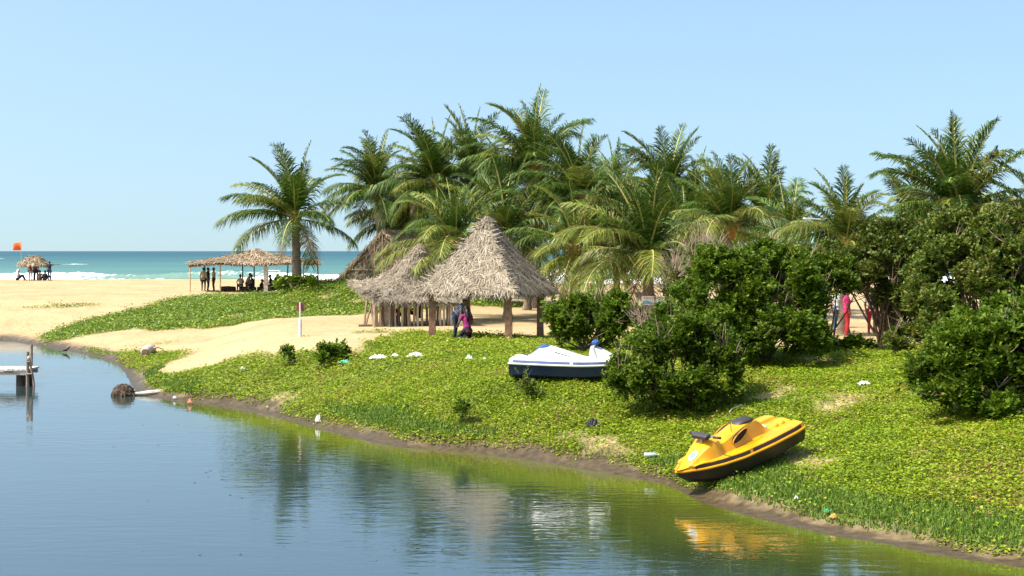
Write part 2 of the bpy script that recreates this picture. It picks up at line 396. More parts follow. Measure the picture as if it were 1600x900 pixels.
def ground_mat():
    m = bpy.data.materials.new('sand_ground'); n, l = nodes_of(m); b = n['Principled BSDF']
    tc = n.new('ShaderNodeTexCoord')
    def nz(scale, det=5):
        t = n.new('ShaderNodeTexNoise'); t.inputs['Scale'].default_value = scale; t.inputs['Detail'].default_value = det
        l.new(tc.outputs['Object'], t.inputs['Vector']); return t
    t1 = nz(0.35); t2 = nz(6.0); t3 = nz(2.2)
    sand = ramp(n, [(0.3, (0.34, 0.245, 0.125)), (0.7, (0.43, 0.32, 0.17))]); l.new(t1.outputs['Fac'], sand.inputs[0])
    speck = ramp(n, [(0.32, (0.45, 0.42, 0.38)), (0.47, (1, 1, 1))]); l.new(t2.outputs['Fac'], speck.inputs[0])
    mul = n.new('ShaderNodeMix'); mul.data_type = 'RGBA'; mul.blend_type = 'MULTIPLY'; mul.inputs[0].default_value = 0.5
    l.new(sand.outputs[0], mul.inputs[6]); l.new(speck.outputs[0], mul.inputs[7])
    soil = ramp(n, [(0.3, (0.075, 0.095, 0.012)), (0.6, (0.13, 0.145, 0.022)), (0.8, (0.22, 0.18, 0.07))]); l.new(t3.outputs['Fac'], soil.inputs[0])
    ac = n.new('ShaderNodeAttribute'); ac.attribute_name = 'cover'
    mx = n.new('ShaderNodeMix'); mx.data_type = 'RGBA'
    l.new(ac.outputs['Fac'], mx.inputs[0]); l.new(mul.outputs[2], mx.inputs[6]); l.new(soil.outputs[0], mx.inputs[7])
    sh = n.new('ShaderNodeAttribute'); sh.attribute_name = 'shore'
    ad = n.new('ShaderNodeMath'); ad.operation = 'MULTIPLY_ADD'; ad.inputs[1].default_value = 1.3; ad.inputs[2].default_value = -0.65
    l.new(t3.outputs['Fac'], ad.inputs[0])
    su = n.new('ShaderNodeMath'); su.operation = 'ADD'; l.new(sh.outputs['Fac'], su.inputs[0]); l.new(ad.outputs[0], su.inputs[1])
    mr = n.new('ShaderNodeMapRange'); mr.inputs['From Min'].default_value = 0.38; mr.inputs['From Max'].default_value = 1.2
    mr.inputs['To Min'].default_value = 1.0; mr.inputs['To Max'].default_value = 0.0
    l.new(su.outputs[0], mr.inputs['Value'])
    mud = ramp(n, [(0.3, (0.045, 0.032, 0.016)), (0.7, (0.09, 0.064, 0.034))]); l.new(t2.outputs['Fac'], mud.inputs[0])
    mm = n.new('ShaderNodeMix'); mm.data_type = 'RGBA'
    l.new(mr.outputs[0], mm.inputs[0]); l.new(mx.outputs[2], mm.inputs[6]); l.new(mud.outputs[0], mm.inputs[7])
    l.new(mm.outputs[2], b.inputs['Base Color'])
    rr = n.new('ShaderNodeMapRange'); rr.inputs['To Min'].default_value = 0.95; rr.inputs['To Max'].default_value = 0.45
    l.new(mr.outputs[0], rr.inputs['Value']); l.new(rr.outputs[0], b.inputs['Roughness'])
    b.inputs['Specular IOR Level'].default_value = 0.2
    t4 = nz(1.6, 8); bp = n.new('ShaderNodeBump'); bp.inputs['Distance'].default_value = 0.16; bp.inputs['Strength'].default_value = 0.9
    l.new(t4.outputs['Fac'], bp.inputs['Height']); l.new(bp.outputs[0], b.inputs['Normal'])
    return m
build_ground()

# ------------------------------------------------------------------ water
def water_mat():
    m = bpy.data.materials.new('lagoon_water'); n, l = nodes_of(m); b = n['Principled BSDF']
    at_ = n.new('ShaderNodeAttribute'); at_.attribute_name = 'bank_reflection'; cr = ramp(n, [(0.0, (0.024, 0.042, 0.042)), (0.4, (0.028, 0.042, 0.014)), (1.0, (0.085, 0.10, 0.012))])  # olive: the bank's green reflection painted into the base colour, with turbid edge water
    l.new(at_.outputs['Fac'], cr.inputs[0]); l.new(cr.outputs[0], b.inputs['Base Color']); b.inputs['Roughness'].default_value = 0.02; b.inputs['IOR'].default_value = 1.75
    tc = n.new('ShaderNodeTexCoord')
    def wave(sx, sy, det):
        mp = n.new('ShaderNodeMapping'); mp.inputs['Scale'].default_value = (sx, sy, 1); l.new(tc.outputs['Object'], mp.inputs[0])
        t = n.new('ShaderNodeTexNoise'); t.inputs['Scale'].default_value = 1.0; t.inputs['Detail'].default_value = det; t.inputs['Distortion'].default_value = 0.3
        l.new(mp.outputs[0], t.inputs['Vector']); return t
    a = wave(0.5, 1.3, 2); c = wave(1.7, 4.5, 3); p = wave(0.06, 0.11, 2)
    pr = ramp(n, [(0.40, (0.16, 0.16, 0.16)), (0.64, (1, 1, 1))]); l.new(p.outputs['Fac'], pr.inputs[0])
    m1 = n.new('ShaderNodeMath'); m1.operation = 'MULTIPLY'; l.new(c.outputs['Fac'], m1.inputs[0]); l.new(pr.outputs[0], m1.inputs[1])
    m2 = n.new('ShaderNodeMath'); m2.operation = 'MULTIPLY_ADD'; m2.inputs[1].default_value = 0.45; l.new(a.outputs['Fac'], m2.inputs[0]); l.new(m1.outputs[0], m2.inputs[2])
    bp = n.new('ShaderNodeBump'); bp.inputs['Distance'].default_value = 0.0085; bp.inputs['Strength'].default_value = 1.0
    l.new(m2.outputs[0], bp.inputs['Height']); l.new(bp.outputs[0], b.inputs['Normal'])
    return m
lx, ly = np.meshgrid(np.concatenate([np.linspace(-140, -32, 12)[:-1], np.linspace(-32, 20, 90), np.linspace(20, 60, 6)[1:]]), np.concatenate([np.linspace(-30, 14, 8)[:-1], np.linspace(14, 104, 130)]))
lidx = np.arange(lx.size).reshape(lx.shape)
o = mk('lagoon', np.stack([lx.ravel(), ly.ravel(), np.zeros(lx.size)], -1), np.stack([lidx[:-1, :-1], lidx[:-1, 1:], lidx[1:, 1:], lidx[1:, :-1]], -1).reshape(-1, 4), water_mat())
a_ = o.data.attributes.new('bank_reflection', 'FLOAT', 'POINT')
ld = -shore_d(lx.ravel(), ly.ravel()); lf = np.clip(1 - ld / (3.7 + 1.2 * fbm(lx.ravel(), ly.ravel(), .35, 3, 12)), 0, 1) ** 0.8 * np.clip((lx.ravel() + 13) / 6, 0, 1)  # painted reflection fades away from the bank and towards the left
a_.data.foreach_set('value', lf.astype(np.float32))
tag(o, 'calm creek water mirroring the bank', kind='structure')

def sea_mat():
    m = bpy.data.materials.new('sea_water'); n, l = nodes_of(m); b = n['Principled BSDF']
    tc = n.new('ShaderNodeTexCoord'); sp = n.new('ShaderNodeSeparateXYZ'); l.new(tc.outputs['Object'], sp.inputs[0])
    mr = n.new('ShaderNodeMapRange'); mr.inputs['From Min'].default_value = 200; mr.inputs['From Max'].default_value = 1500
    l.new(sp.outputs['Y'], mr.inputs['Value'])
    depth = ramp(n, [(0.0, (0.11, 0.195, 0.16)), (0.12, (0.07, 0.16, 0.15)), (0.4, (0.04, 0.115, 0.125)), (1.0, (0.028, 0.085, 0.11))]); l.new(mr.outputs[0], depth.inputs[0])
    mp = n.new('ShaderNodeMapping'); mp.inputs['Scale'].default_value = (0.012, 0.035, 1); l.new(tc.outputs['Object'], mp.inputs[0])
    t = n.new('ShaderNodeTexNoise'); t.inputs['Scale'].default_value = 1; t.inputs['Detail'].default_value = 8; l.new(mp.outputs[0], t.inputs['Vector'])
    v = ramp(n, [(0.3, (0.8, 0.8, 0.8)), (0.7, (1.15, 1.15, 1.15))]); l.new(t.outputs['Fac'], v.inputs[0])
    mu = n.new('ShaderNodeMix'); mu.data_type = 'RGBA'; mu.blend_type = 'MULTIPLY'; mu.inputs[0].default_value = 1
    l.new(depth.outputs[0], mu.inputs[6]); l.new(v.outputs[0], mu.inputs[7]); l.new(mu.outputs[2], b.inputs['Base Color'])
    b.inputs['Roughness'].default_value = 0.55; b.inputs['Specular IOR Level'].default_value = 0.12
    mp2 = n.new('ShaderNodeMapping'); mp2.inputs['Scale'].default_value = (0.15, 0.4, 1); l.new(tc.outputs['Object'], mp2.inputs[0])
    t2 = n.new('ShaderNodeTexNoise'); t2.inputs['Scale'].default_value = 1; t2.inputs['Detail'].default_value = 4; l.new(mp2.outputs[0], t2.inputs['Vector'])
    bp = n.new('ShaderNodeBump'); bp.inputs['Distance'].default_value = 0.6; l.new(t2.outputs['Fac'], bp.inputs['Height']); l.new(bp.outputs[0], b.inputs['Normal'])
    return m
o = mk('sea', np.array([(-9000, 160, 0), (9000, 160, 0), (9000, 22000, 0), (-9000, 22000, 0)], float), [(0, 1, 2, 3)], sea_mat())
tag(o, 'turquoise sea reaching the horizon', kind='structure')

def foam_mat():
    m = bpy.data.materials.new('wave_foam'); n, l = nodes_of(m); b = n['Principled BSDF']
    at = n.new('ShaderNodeAttribute'); at.attribute_name = 'foam'
    mx = ramp(n, [(0.35, (0.10, 0.20, 0.16)), (0.6, (0.80, 0.82, 0.80))]); l.new(at.outputs['Fac'], mx.inputs[0])
    l.new(mx.outputs[0], b.inputs['Base Color']); b.inputs['Roughness'].default_value = 0.8
    return m
FOAM = foam_mat()
def breaker(Y, x0, x1, h, seed, thr, label):
    n = int((x1 - x0) / 0.5); r = np.random.default_rng(seed)
    xs = np.linspace(x0, x1, n); prof = [(-5.0, 0.02), (-3.6, .18), (-2.2, .45), (-1.2, .8), (-.4, 1.0), (.3, .9), (1.6, .4), (4, -.05)]
    e = np.clip(np.minimum(xs - x0, x1 - xs) / 6, 0, 1)
    hh = h * e * (0.62 + 0.42 * fbm(xs, xs * 0 + Y, 0.11, 3, seed)); off = 2.5 * fbm(xs, xs * 0 + Y, 0.05, 3, seed + 3)
    fo = np.clip(0.6 + 0.9 * (fbm(xs, xs * 0 + Y, 0.09, 3, seed + 5) - thr), 0, 1)
    V = []; A = []
    for k, (dy, zz) in enumerate(prof):
        jit = r.normal(0, 0.07, n) * (hh + 0.2) * (0 < k < 7)
        V.append(np.stack([xs, Y + off + dy + jit, np.maximum(hh * zz + jit, -0.3) + 0.01], -1)); A.append(np.clip(fo + r.normal(0, 0.12, n) + (0.15 if k in (3, 4) else 0), 0, 1))
    V = np.array(V).reshape(-1, 3); A = np.array(A).ravel()
    idx = np.arange(len(prof) * n).reshape(len(prof), n)
    Fc = np.stack([idx[:-1, :-1], idx[:-1, 1:], idx[1:, 1:], idx[1:, :-1]], -1).reshape(-1, 4)
    o = mk('breaking_wave', V, Fc, FOAM); a = o.data.attributes.new('foam', 'FLOAT', 'POINT'); a.data.foreach_set('value', A.astype(np.float32))
    tag(o, label, kind='structure')
breaker(214, -130, 170, 1.15, 3, -0.35, 'white surf breaking closest to the beach')
breaker(252, -150, 40, 1.35, 11, 0.05, 'second line of breaking surf with a green wave face')
breaker(300, -30, 150, 1.2, 17, 0.1, 'third line of surf farther out')
for q in range(6):
    Y = random.uniform(330, 900); x = random.uniform(-0.36, 0.1) * Y
    breaker(Y, x, x + random.uniform(3, 8), random.uniform(0.3, 0.5), 20 + q, -0.5, 'small whitecap out on the sea')

# ------------------------------------------------------------------ creeping ground cover (nobody could count it)
def leaves_mesh(Pn, size, tilt, up=(0, 0, 1), r=rng):
    """kite-shaped folded leaves, 4 vertices each"""
    n = len(Pn)
    nx = r.normal(0, tilt, n); ny = r.normal(0, tilt, n); N = np.stack([nx, ny, np.ones(n)], -1); N /= np.linalg.norm(N, axis=1)[:, None]
    a = r.uniform(0, 6.283, n); D = np.stack([np.cos(a), np.sin(a), np.zeros(n)], -1)
    D -= N * (D * N).sum(1)[:, None]; D /= np.linalg.norm(D, axis=1)[:, None]; S = np.cross(N, D)
    s = (size * r.uniform(0.5, 1.4, n))[:, None]
    v0 = Pn - D * s * 0.5; v2 = Pn + D * s * 0.5
    v1 = Pn + S * s * 0.46 + N * s * 0.14 - D * s * 0.08; v3 = Pn - S * s * 0.46 + N * s * 0.14 - D * s * 0.08
    V = np.stack([v0, v1, v2, v3], 1).reshape(-1, 3)
    b = np.arange(n) * 4
    return V, np.stack([b, b + 1, b + 2, b, b + 2, b + 3], -1).reshape(-1, 3)

def scatter(n, x0, x1, y0, y1, fn):
    x = rng.uniform(x0, x1, n); y = rng.uniform(y0, y1, n)
    vis = np.abs(x) < 0.40 * y + 2.5
    x, y = x[vis], y[vis]; d = shore_d(x, y); k = (d > 0.2); x, y, d = x[k], y[k], d[k]
    cv, dn = cover(x, y, d); k = rng.random(len(x)) < fn(x, y, d, cv, dn)
    x, y, d = x[k], y[k], d[k]
    return x, y, H(x, y, d), d

def grassy(x, y, d):
    zone = ((x > 2.4) & (y < 31)) | ((x > -5) & (x < -0.3) & (y > 30) & (y < 42)) | ((x < -9.5) & (x > -13) & (y < 58))
    w = np.where(y < 31, 1.9, 1.2) * (0.8 + 0.4 * fbm(x, y, 0.6, 3, 9))
    return zone * np.clip((d - 0.5) / 0.2, 0, 1) * np.clip((w + 0.5 - d) / 0.5, 0, 1)
def patchz(x, y): return 0.05 + 0.05 * fbm(x, y, 2.2, 3, 8)
x, y, z, d = scatter(700000, -8, 17, 19, 42, lambda x, y, d, c, dn: c * (dn < 0.5) * (1 - .88 * grassy(x, y, d)))
V, Fc = leaves_mesh(np.stack([x, y, z + np.abs(rng.normal(0, 1, len(x))) * patchz(x, y) + 0.015], -1), np.full(len(x), 0.053), 0.36)
o = mk('creeper_cover', V, Fc, 'cover'); tag(o, 'bright green creeper carpeting the near creek bank', 'ground cover', kind='stuff')
x, y, z, d = scatter(420000, -22, 27, 42, 68, lambda x, y, d, c, dn: c * (dn < 0.5))
V, Fc = leaves_mesh(np.stack([x, y, z + np.abs(rng.normal(0, 1, len(x))) * patchz(x, y) + 0.02], -1), np.full(len(x), 0.076), 0.38)
o = mk('creeper_cover', V, Fc, 'cover'); tag(o, 'bright green creeper around the thatched huts and white craft', 'ground cover', kind='stuff')
x, y, z, d = scatter(400000, -34, 4, 62, 104, lambda x, y, d, c, dn: c * (dn >= 0.5) * 0.9 + (dn < 0.5) * c * (y > 68) * 0.8)
V, Fc = leaves_mesh(np.stack([x, y, z + np.abs(rng.normal(0, 1, len(x))) * patchz(x, y) * 1.6 + 0.02], -1), np.full(len(x), 0.105), 0.42)
o = mk('creeper_cover', V, Fc, 'cover_dune'); tag(o, 'deep green creeper over the dune below the beach pavilion', 'ground cover', kind='stuff')

def blades(n, x0, x1, y0, y1, hgt, fn):
    x = rng.uniform(x0, x1, n); y = rng.uniform(y0, y1, n); d = shore_d(x, y)
    k = rng.random(n) < fn(x, y, d); x, y, d = x[k], y[k], d[k]; z = H(x, y, d); n = len(x)
    a = rng.uniform(0, 6.283, n); w = 0.012 + 0.0003 * y; h = hgt * rng.uniform(0.5, 1.2, n)
    dx, dy = np.cos(a) * w, np.sin(a) * w; lx, ly = rng.normal(0, 0.4, n) * h, rng.normal(0, 0.4, n) * h
    V = np.stack([np.stack([x - dx, y - dy, z - 0.01], -1), np.stack([x + dx, y + dy, z - 0.01], -1), np.stack([x + lx, y + ly, z + h], -1)], 1).reshape(-1, 3)
    b = np.arange(n) * 3
    return V, np.stack([b, b + 1, b + 2], -1)
V, Fc = blades(900000, -13, 12, 17, 58, 0.10, grassy)
o = mk('shore_grass', V, Fc, 'grass'); tag(o, 'short dark green grass along the water edge', 'grass', kind='stuff')

# ------------------------------------------------------------------ coconut palms
def frond_mesh(th0, bend, seed, L=4.0, mats=('frond', 'rachis'), thin=1.0):
    r = random.Random(seed); n = 15
    pts = []; ths = []; p = Vector((0, 0, 0))
    twist = r.uniform(-0.25, 0.25)
    for i in range(n):
        s = i / (n - 1); th = R(th0) - R(bend) * s ** 1.6; ths.append(th); pts.append(p.copy())
        p = p + Vector((math.cos(th), twist * s * 0.5, math.sin(th))) * (L / (n - 1))
    mb = MB(); mb.tube(pts, [0.06 * (1 - 0.85 * i / (n - 1)) + 0.006 for i in range(n)], 4, m=1)
    K = int(100 * thin)
    for sd in (-1, 1):
        for i in range(K):
            s = 0.13 + 0.86 * (i + r.uniform(-.3, .3)) / (K - 1); s = min(max(s, 0.1), 0.995); f = s * (n - 1); j = min(int(f), n - 2)
            base = pts[j].lerp(pts[j + 1], f - j); th = ths[j] + (ths[j + 1] - ths[j]) * (f - j)
            t = Vector((math.cos(th), 0, math.sin(th))); nn = Vector((-math.sin(th), 0, math.cos(th)))
            a = R((26 if th0 > 60 else 14) + 46 * s + r.uniform(-14, 14)); l = (0.34 + 0.66 * math.sin(math.pi * min(1, 0.16 + 0.80 * s)) ** 0.8) * 1.25 * r.uniform(0.72, 1.12)
            if r.random() < .06: continue
            if s > 0.93: l *= 0.8
            if th0 > 83: l *= 0.4
            lift = 0.35 if th0 > 45 else 0.12
            d0 = (Vector((0, sd, 0)) * math.cos(a) + t * math.sin(a) + nn * (lift + r.uniform(-.12, .12))).normalized()
            g = Vector((0, 0, -1)); dr = (0.6 if th0 > 60 else 0.9 if th0 > 25 else 1.15) * r.uniform(0.6, 1.3)
            p1 = base + d0 * l * 0.5 + g * dr * l * 0.10; p2 = base + d0 * l * 0.88 + g * dr * l * 0.50
            w = t * 0.026
            mb.add([base - w * .6, base + w * .6, p1 + w, p1 - w, p2], [(0, 1, 2, 3), (3, 2, 4)], 0)
    me_o = mb.build('frond', list(mats)); me = me_o.data; bpy.data.objects.remove(me_o); return me

FR = {}; PI_ = math.pi
spec = [(87, 16), (81, 38), (73, 52), (62, 60), (50, 66), (36, 74), (20, 72), (4, 62), (-16, 50)]
for k, (a, b) in enumerate(spec):
    for q in range(2):
        FR[('g', k, q)] = frond_mesh(a + (q - .5) * 6, b * (0.8 + 0.4 * q), 100 + k * 7 + q, thin=0.55 if k == 0 else 1)
        if k >= 2:
            FR[('y', k, q)] = frond_mesh(a + (q - .5) * 6, b * (0.85 + 0.35 * q), 300 + k * 7 + q, mats=('frond_old', 'rachis'))
for q in range(2):
    FR[('d', 8, q)] = frond_mesh(-30 - 20 * q, 45, 500 + q, mats=('frond_dry', 'rachis_dry'), thin=0.7)

def palm(label, px, py, Y, bx=0.0, by=0.0, size=1.0, n=25, yel=0.3, seed=0, dead=1, az0=0.0, wide=1.0, rt=0.17, low=8):
    r = random.Random(seed); Y *= 0.88; size *= 0.90
    cx, cy, cz = PX(px, py, Y)
    x0, y0 = cx + bx, cy + by; z0 = hz(x0, y0)
    root = thing('coconut_palm', label, 'palm tree', (x0, y0, z0), 0, 'coconut palms of the beach grove')
    top = Vector((cx - x0, cy - y0, cz - z0)); h = top.z
    m = max(8, int(h / 0.22)); pts = []; rad = []
    for i in range(m + 1):
        s = i / m; bow = math.sin(s * math.pi) * 0.12 * h * (0.1 if abs(bx) < .3 else .35)
        pts.append((top.x * s ** 1.3 - bow * (1 if bx > 0 else -1) * .3, top.y * s, -0.15 + (h + .15) * s))
        rad.append((rt * (1.0 - 0.25 * s) + 0.11 * math.exp(-s * h / 0.5)) * (1.06 if i % 2 else 0.94))
    MB().tube(pts, rad, 12, jit=0.05).build('trunk', 'trunk', root, True)
    sh = MB()
    for i in range(12):
        a = i * 2.4; e = R(40 + 45 * (i / 12)); l = 0.55 * size
        sh.tube([top + Vector((math.cos(a) * .10, math.sin(a) * .10, -.35 + .03 * i)), top + Vector((math.cos(a) * .18, math.sin(a) * .18, -.05 + .03 * i)),
                 top + Vector((math.cos(a) * (.2 + l * .5 * math.cos(e)), math.sin(a) * (.2 + l * .5 * math.cos(e)), l * math.sin(e) * .8))], [0.13, 0.085, 0.035], 6)
    sh.build('leaf_sheath', 'sheath', root, True)
    for i in range(n):
        u = (i + 0.5) / n
        k = min(low, max(0, int(round((u ** 0.85) * 8.2 * wide + r.uniform(-.5, .5)))))
        kind = 'y' if (k >= 2 and r.random() < yel * (0.3 + 0.7 * u)) else 'g'
        f = bpy.data.objects.new('frond', FR[(kind, k, r.randint(0, 1))]); C.objects.link(f); f.parent = root
        f.location = top + Vector((0, 0, 0.15 * (1 - u)))
        f.rotation_euler = (r.uniform(-.16, .16), r.uniform(-.12, .12), az0 + i * 2.39996 + r.uniform(-.3, .3) + .38 * math.sin(PI_ - (az0 + i * 2.39996)))
        sc = size * r.uniform(0.82, 1.2); f.scale = (sc, sc, sc)
    for i in range(dead):
        f = bpy.data.objects.new('dead_frond', FR[('d', 8, i % 2)]); C.objects.link(f); f.parent = root
        f.location = top + Vector((0, 0, -.15)); f.rotation_euler = (0, 0, r.uniform(0, 6.28)); sc = size * r.uniform(.6, .8); f.scale = (sc,) * 3
    return root

palm('lone coconut palm rising beside the long beach pavilion, leftmost of the palms', 462, 343, 96, 0.1, -0.2, 1.06, 25, .25, 11, 2, rt=0.27)
palm('dark palm with bushy crown right above the gabled thatched hut', 588, 300, 103, 0.4, 1, 0.97, 34, 0.31, 12, 1)
palm('palm with two bare upright spear leaves left of the grove middle', 680, 285, 93, 0.4, 0, 0.95, 34, 0.18, 13, 1)
palm('palm with a hooked top just right of the spear-leaved palm', 738, 275, 97, 0.5, 0, 0.97, 33, 0.18, 14, 1)
palm('low bright palm spreading directly between the two nearest thatched roofs', 712, 385, 76, 0.5, 1.5, 0.90, 29, 0.69, 15, 1, wide=.9)
palm('tallest dark palm topping the middle of the grove', 836, 268, 88, -0.4, 1, 1.05, 35, 0.16, 16, 2)
palm('palm behind the tallest one filling the grove to its left', 785, 305, 99, 0.2, 0, 0.97, 31, 0.21, 17, 1)
palm('palm with broad upright fronds right of the tallest palm', 908, 312, 82, -0.5, 0, 0.95, 33, 0.31, 18, 1)
palm('small dark palm top peeking behind the grove right of centre', 958, 300, 102, 0.2, 0, 0.79, 29, 0.12, 19, 0)
palm('low leaning palm with yellow drooping fronds next to the largest thatched roof', 897, 392, 74, -0.7, 1, 0.76, 24, 0.85, 20, 3, wide=1.1)
palm('thick-based bright palm standing behind the small printed signboard', 1012, 408, 63, 0.1, 0.3, 0.96, 33, 0.81, 21, 3, rt=.24)
palm('dark windswept palm above the bright signboard palm', 1046, 305, 92, -0.2, 0, 0.95, 31, 0.21, 22, 1)
palm('pale green palm rising left of the dark windswept one over the bushes', 1140, 360, 70, 0.2, 1, 0.85, 30, 0.81, 23, 1, wide=.85)
palm('dark palm leaning right behind the pale green palm', 1196, 345, 86, -0.2, 0, 0.90, 31, 0.25, 24, 1)
palm('short light palm beside the teal lamp pole', 1322, 385, 62, 0.1, 1, 0.72, 28, 0.69, 25, 1, wide=.8)
PALM_R = palm('large full-crowned palm at the right, with a crow on a frond', 1500, 342, 58, 0.1, 0.5, 0.88, 40, 0.34, 26, 1, wide=.92)
palm('palm at the right edge of the photo with low yellowish fronds', 1645, 375, 60, 0.1, 0, 0.92, 29, 0.81, 27, 1)
palm('low yellowish palm partly hidden left of the large full-crowned palm', 1425, 365, 68, 0.1, 0, 0.70, 26, 0.81, 28, 2)
palm('background palm filling the gap between signboard palm and pale palm', 1088, 345, 90, 0.1, 0, 0.88, 29, 0.43, 29, 1)
palm('background palm behind the gable hut and the low bright palm', 655, 330, 105, 0.1, 0, 0.92, 29, 0.31, 30, 1)
palm('slim palm with dry skirt left of the signboard palm', 935, 385, 84, 0.1, 0, 0.83, 28, 0.69, 31, 4, wide=1.1)
palm('palm in the middle of the grove behind the largest roof', 845, 355, 92, -0.3, 0, 0.92, 30, 0.43, 32, 2)
palm('low palm with hanging fronds filling the grove right behind the largest roof', 790, 372, 80, 0.1, 0, 0.95, 29, 0.50, 41, 2, wide=1.05)
palm('low palm between the leaning yellow palm and the signboard palm', 962, 362, 86, 0.1, 0, 0.92, 29, 0.62, 42, 2, wide=1.05)
palm('short palm with crown just over the hedge right of the signboard palm', 1075, 385, 78, 0.1, 0, 0.86, 26, 0.69, 43, 2)
palm('short palm deep in the hedge left of the teal lamp pole', 1232, 382, 80, 0.1, 0, 0.84, 26, 0.62, 44, 2)
palm('low palm showing over the ridge of the gabled hut', 632, 350, 106, 0.1, 0, 0.95, 29, 0.56, 45, 1, wide=1.05)

# ------------------------------------------------------------------ bushes
def tri_leaves(P0, D, N, l, w):
    """pointed leaves: base, two sides, tip (2 triangles each)"""
    S = np.cross(N, D); S /= (np.linalg.norm(S, axis=1)[:, None] + 1e-9)
    v0 = P0; v2 = P0 + D * l[:, None]; mid = P0 + D * (l * 0.5)[:, None]
    v1 = mid + S * w[:, None]; v3 = mid - S * w[:, None]
    V = np.stack([v0, v1, v2, v3], 1).reshape(-1, 3); b = np.arange(len(P0)) * 4
    return V, np.stack([b, b + 1, b + 2, b, b + 2, b + 3], -1).reshape(-1, 3)

def norm(a): return a / (np.linalg.norm(a, axis=1)[:, None] + 1e-9)

def sprays(Cn, Dr, r, per, slen, ll, lw):
    """twig sprays at Cn pointing along Dr, each with `per` leaves set on both sides"""
    n = len(Cn); k = np.tile(np.arange(per), n); i = np.repeat(np.arange(n), per)
    up = np.array([0, 0, 1.0]); D = Dr[i]
    Nn = norm(up + r.normal(0, 0.35, (n, 3)))[i]
    S = norm(np.cross(Nn, D)); sgn = np.where(k % 2 == 0, 1.0, -1.0)[:, None]
    t = (k // 2) / max(1, per // 2 - 0.5)
    P0 = Cn[i] + D * (slen * t)[:, None] + r.normal(0, 0.012, (n * per, 3)) - up * (0.10 * slen * t ** 2)[:, None]
    LD = norm(S * sgn * 0.9 + D * 0.65 + r.normal(0, 0.22, (n * per, 3)))
    LN = norm(Nn + r.normal(0, 0.35, (n * per, 3)))
    return tri_leaves(P0, LD, LN, ll * r.uniform(0.7, 1.25, n * per), lw * r.uniform(0.75, 1.2, n * per))

def bush(name, label, base, lobes, dens, mat='bush', seed=1, leaf=0.086, stems=7, slen=0.26, per=14, cat='bush', group=None, bark='bark', stem_r=0.035, twigs=0):
    """lobes: (px, py, Y, rx_px, rz_px, depth_m); base: world point"""
    r = np.random.default_rng(seed); rr = random.Random(seed); base = np.array(base, float)
    root = thing(name, label, cat, tuple(base), 0, group)
    CP = []; CD = []; tips = []
    for (px, py, Y, rx, rz, dp) in lobes:
        c = PX(px, py, Y) - base; rad = np.array([rx * Y / F, dp, rz * Y / F])
        area = 4 * math.pi * ((rad[0] * rad[1]) ** 1.6 / 3 + (rad[0] * rad[2]) ** 1.6 / 3 + (rad[1] * rad[2]) ** 1.6 / 3) ** (1 / 1.6)
        n = int(area * dens); ns = max(8, int(area * 1.5))
        # the lobe is a cluster of leafy boughs of different size, with gaps between them
        su = norm(r.normal(0, 1, (ns, 3))); su[:, 2] = np.where(su[:, 2] < -.5, -su[:, 2], su[:, 2])
        sc = su * rad * r.uniform(.55, .95, ns)[:, None]; sr = r.uniform(.16, .40, ns) * min(1.0, rad.min() + .15)
        wi = r.choice(ns, n, p=sr ** 2 / (sr ** 2).sum())
        v = norm(r.normal(0, 1, (n, 3))); v[:, 2] = np.abs(v[:, 2]) * np.where(r.random(n) < .72, 1, -1)
        P = c + sc[wi] + v * (sr[wi] * (1 - np.abs(r.normal(0, .22, n))))[:, None]
        u = norm(su[wi] * .5 + v)
        far_ = r.random(n) < .06; P = P + u * (far_ * r.uniform(.05, .3, n))[:, None]
        k = P[:, 2] + base[2] > H(P[:, 0] + base[0], P[:, 1] + base[1]) + 0.05
        P = P[k]; u = u[k]
        CP.append(P); CD.append(norm(u / rad * rad.mean() * 0.8 + np.array([0, 0, 0.55]) + r.normal(0, 0.45, P.shape)))
        for q in range(max(2, int(stems * rx / 60))):
            v = Vector(r.normal(0, 1, 3)).normalized(); v.z = abs(v.z) * .8 + 0.1
            tips.append(Vector(c) + Vector((v.x * rad[0], v.y * rad[1], v.z * rad[2])) * 0.85)
    CP = np.concatenate(CP); CD = np.concatenate(CD)
    V, Fc = sprays(CP - CD * slen * 0.5, CD, r, per, slen, leaf, leaf * 0.38)
    mk('foliage', V, Fc, mat, root)
    sb = MB()
    for t in tips:
        b0 = Vector((rr.uniform(-.25, .25), rr.uniform(-.2, .2), -0.1)); mid = b0.lerp(t, .5) + Vector((rr.uniform(-.2, .2), rr.uniform(-.2, .2), rr.uniform(0, .25)))
        sb.tube([b0, b0.lerp(mid, .5) + Vector((rr.uniform(-.06, .06), 0, 0)), mid, t], [stem_r, stem_r * .8, stem_r * .55, stem_r * .2], 5)
        for q in range(2):
            e = mid + (t - mid) * rr.uniform(.2, .8) + Vector((rr.uniform(-.5, .5), rr.uniform(-.5, .5), rr.uniform(0, .5)))
            sb.tube([mid.lerp(t, .3), e], [stem_r * .4, stem_r * .12], 4)
    sb.build('stems', bark, root)
    if twigs:
        tb = MB()
        for q in range(twigs):
            i = rr.randrange(len(CP)); a = Vector(CP[i]); dv = Vector(CD[i])
            for g in range(3):
                e = a + dv * rr.uniform(.2, .6) + Vector((rr.uniform(-.25, .25), rr.uniform(-.25, .25), rr.uniform(-.05, .3)))
                tb.tube([a, a.lerp(e, .5) + Vector((rr.uniform(-.05, .05), 0, rr.uniform(-.05, .05))), e], [.010, .008, .003], 3)
        tag(tb.build('bare_twigs', 'twig', root), kind='stuff')
    return root

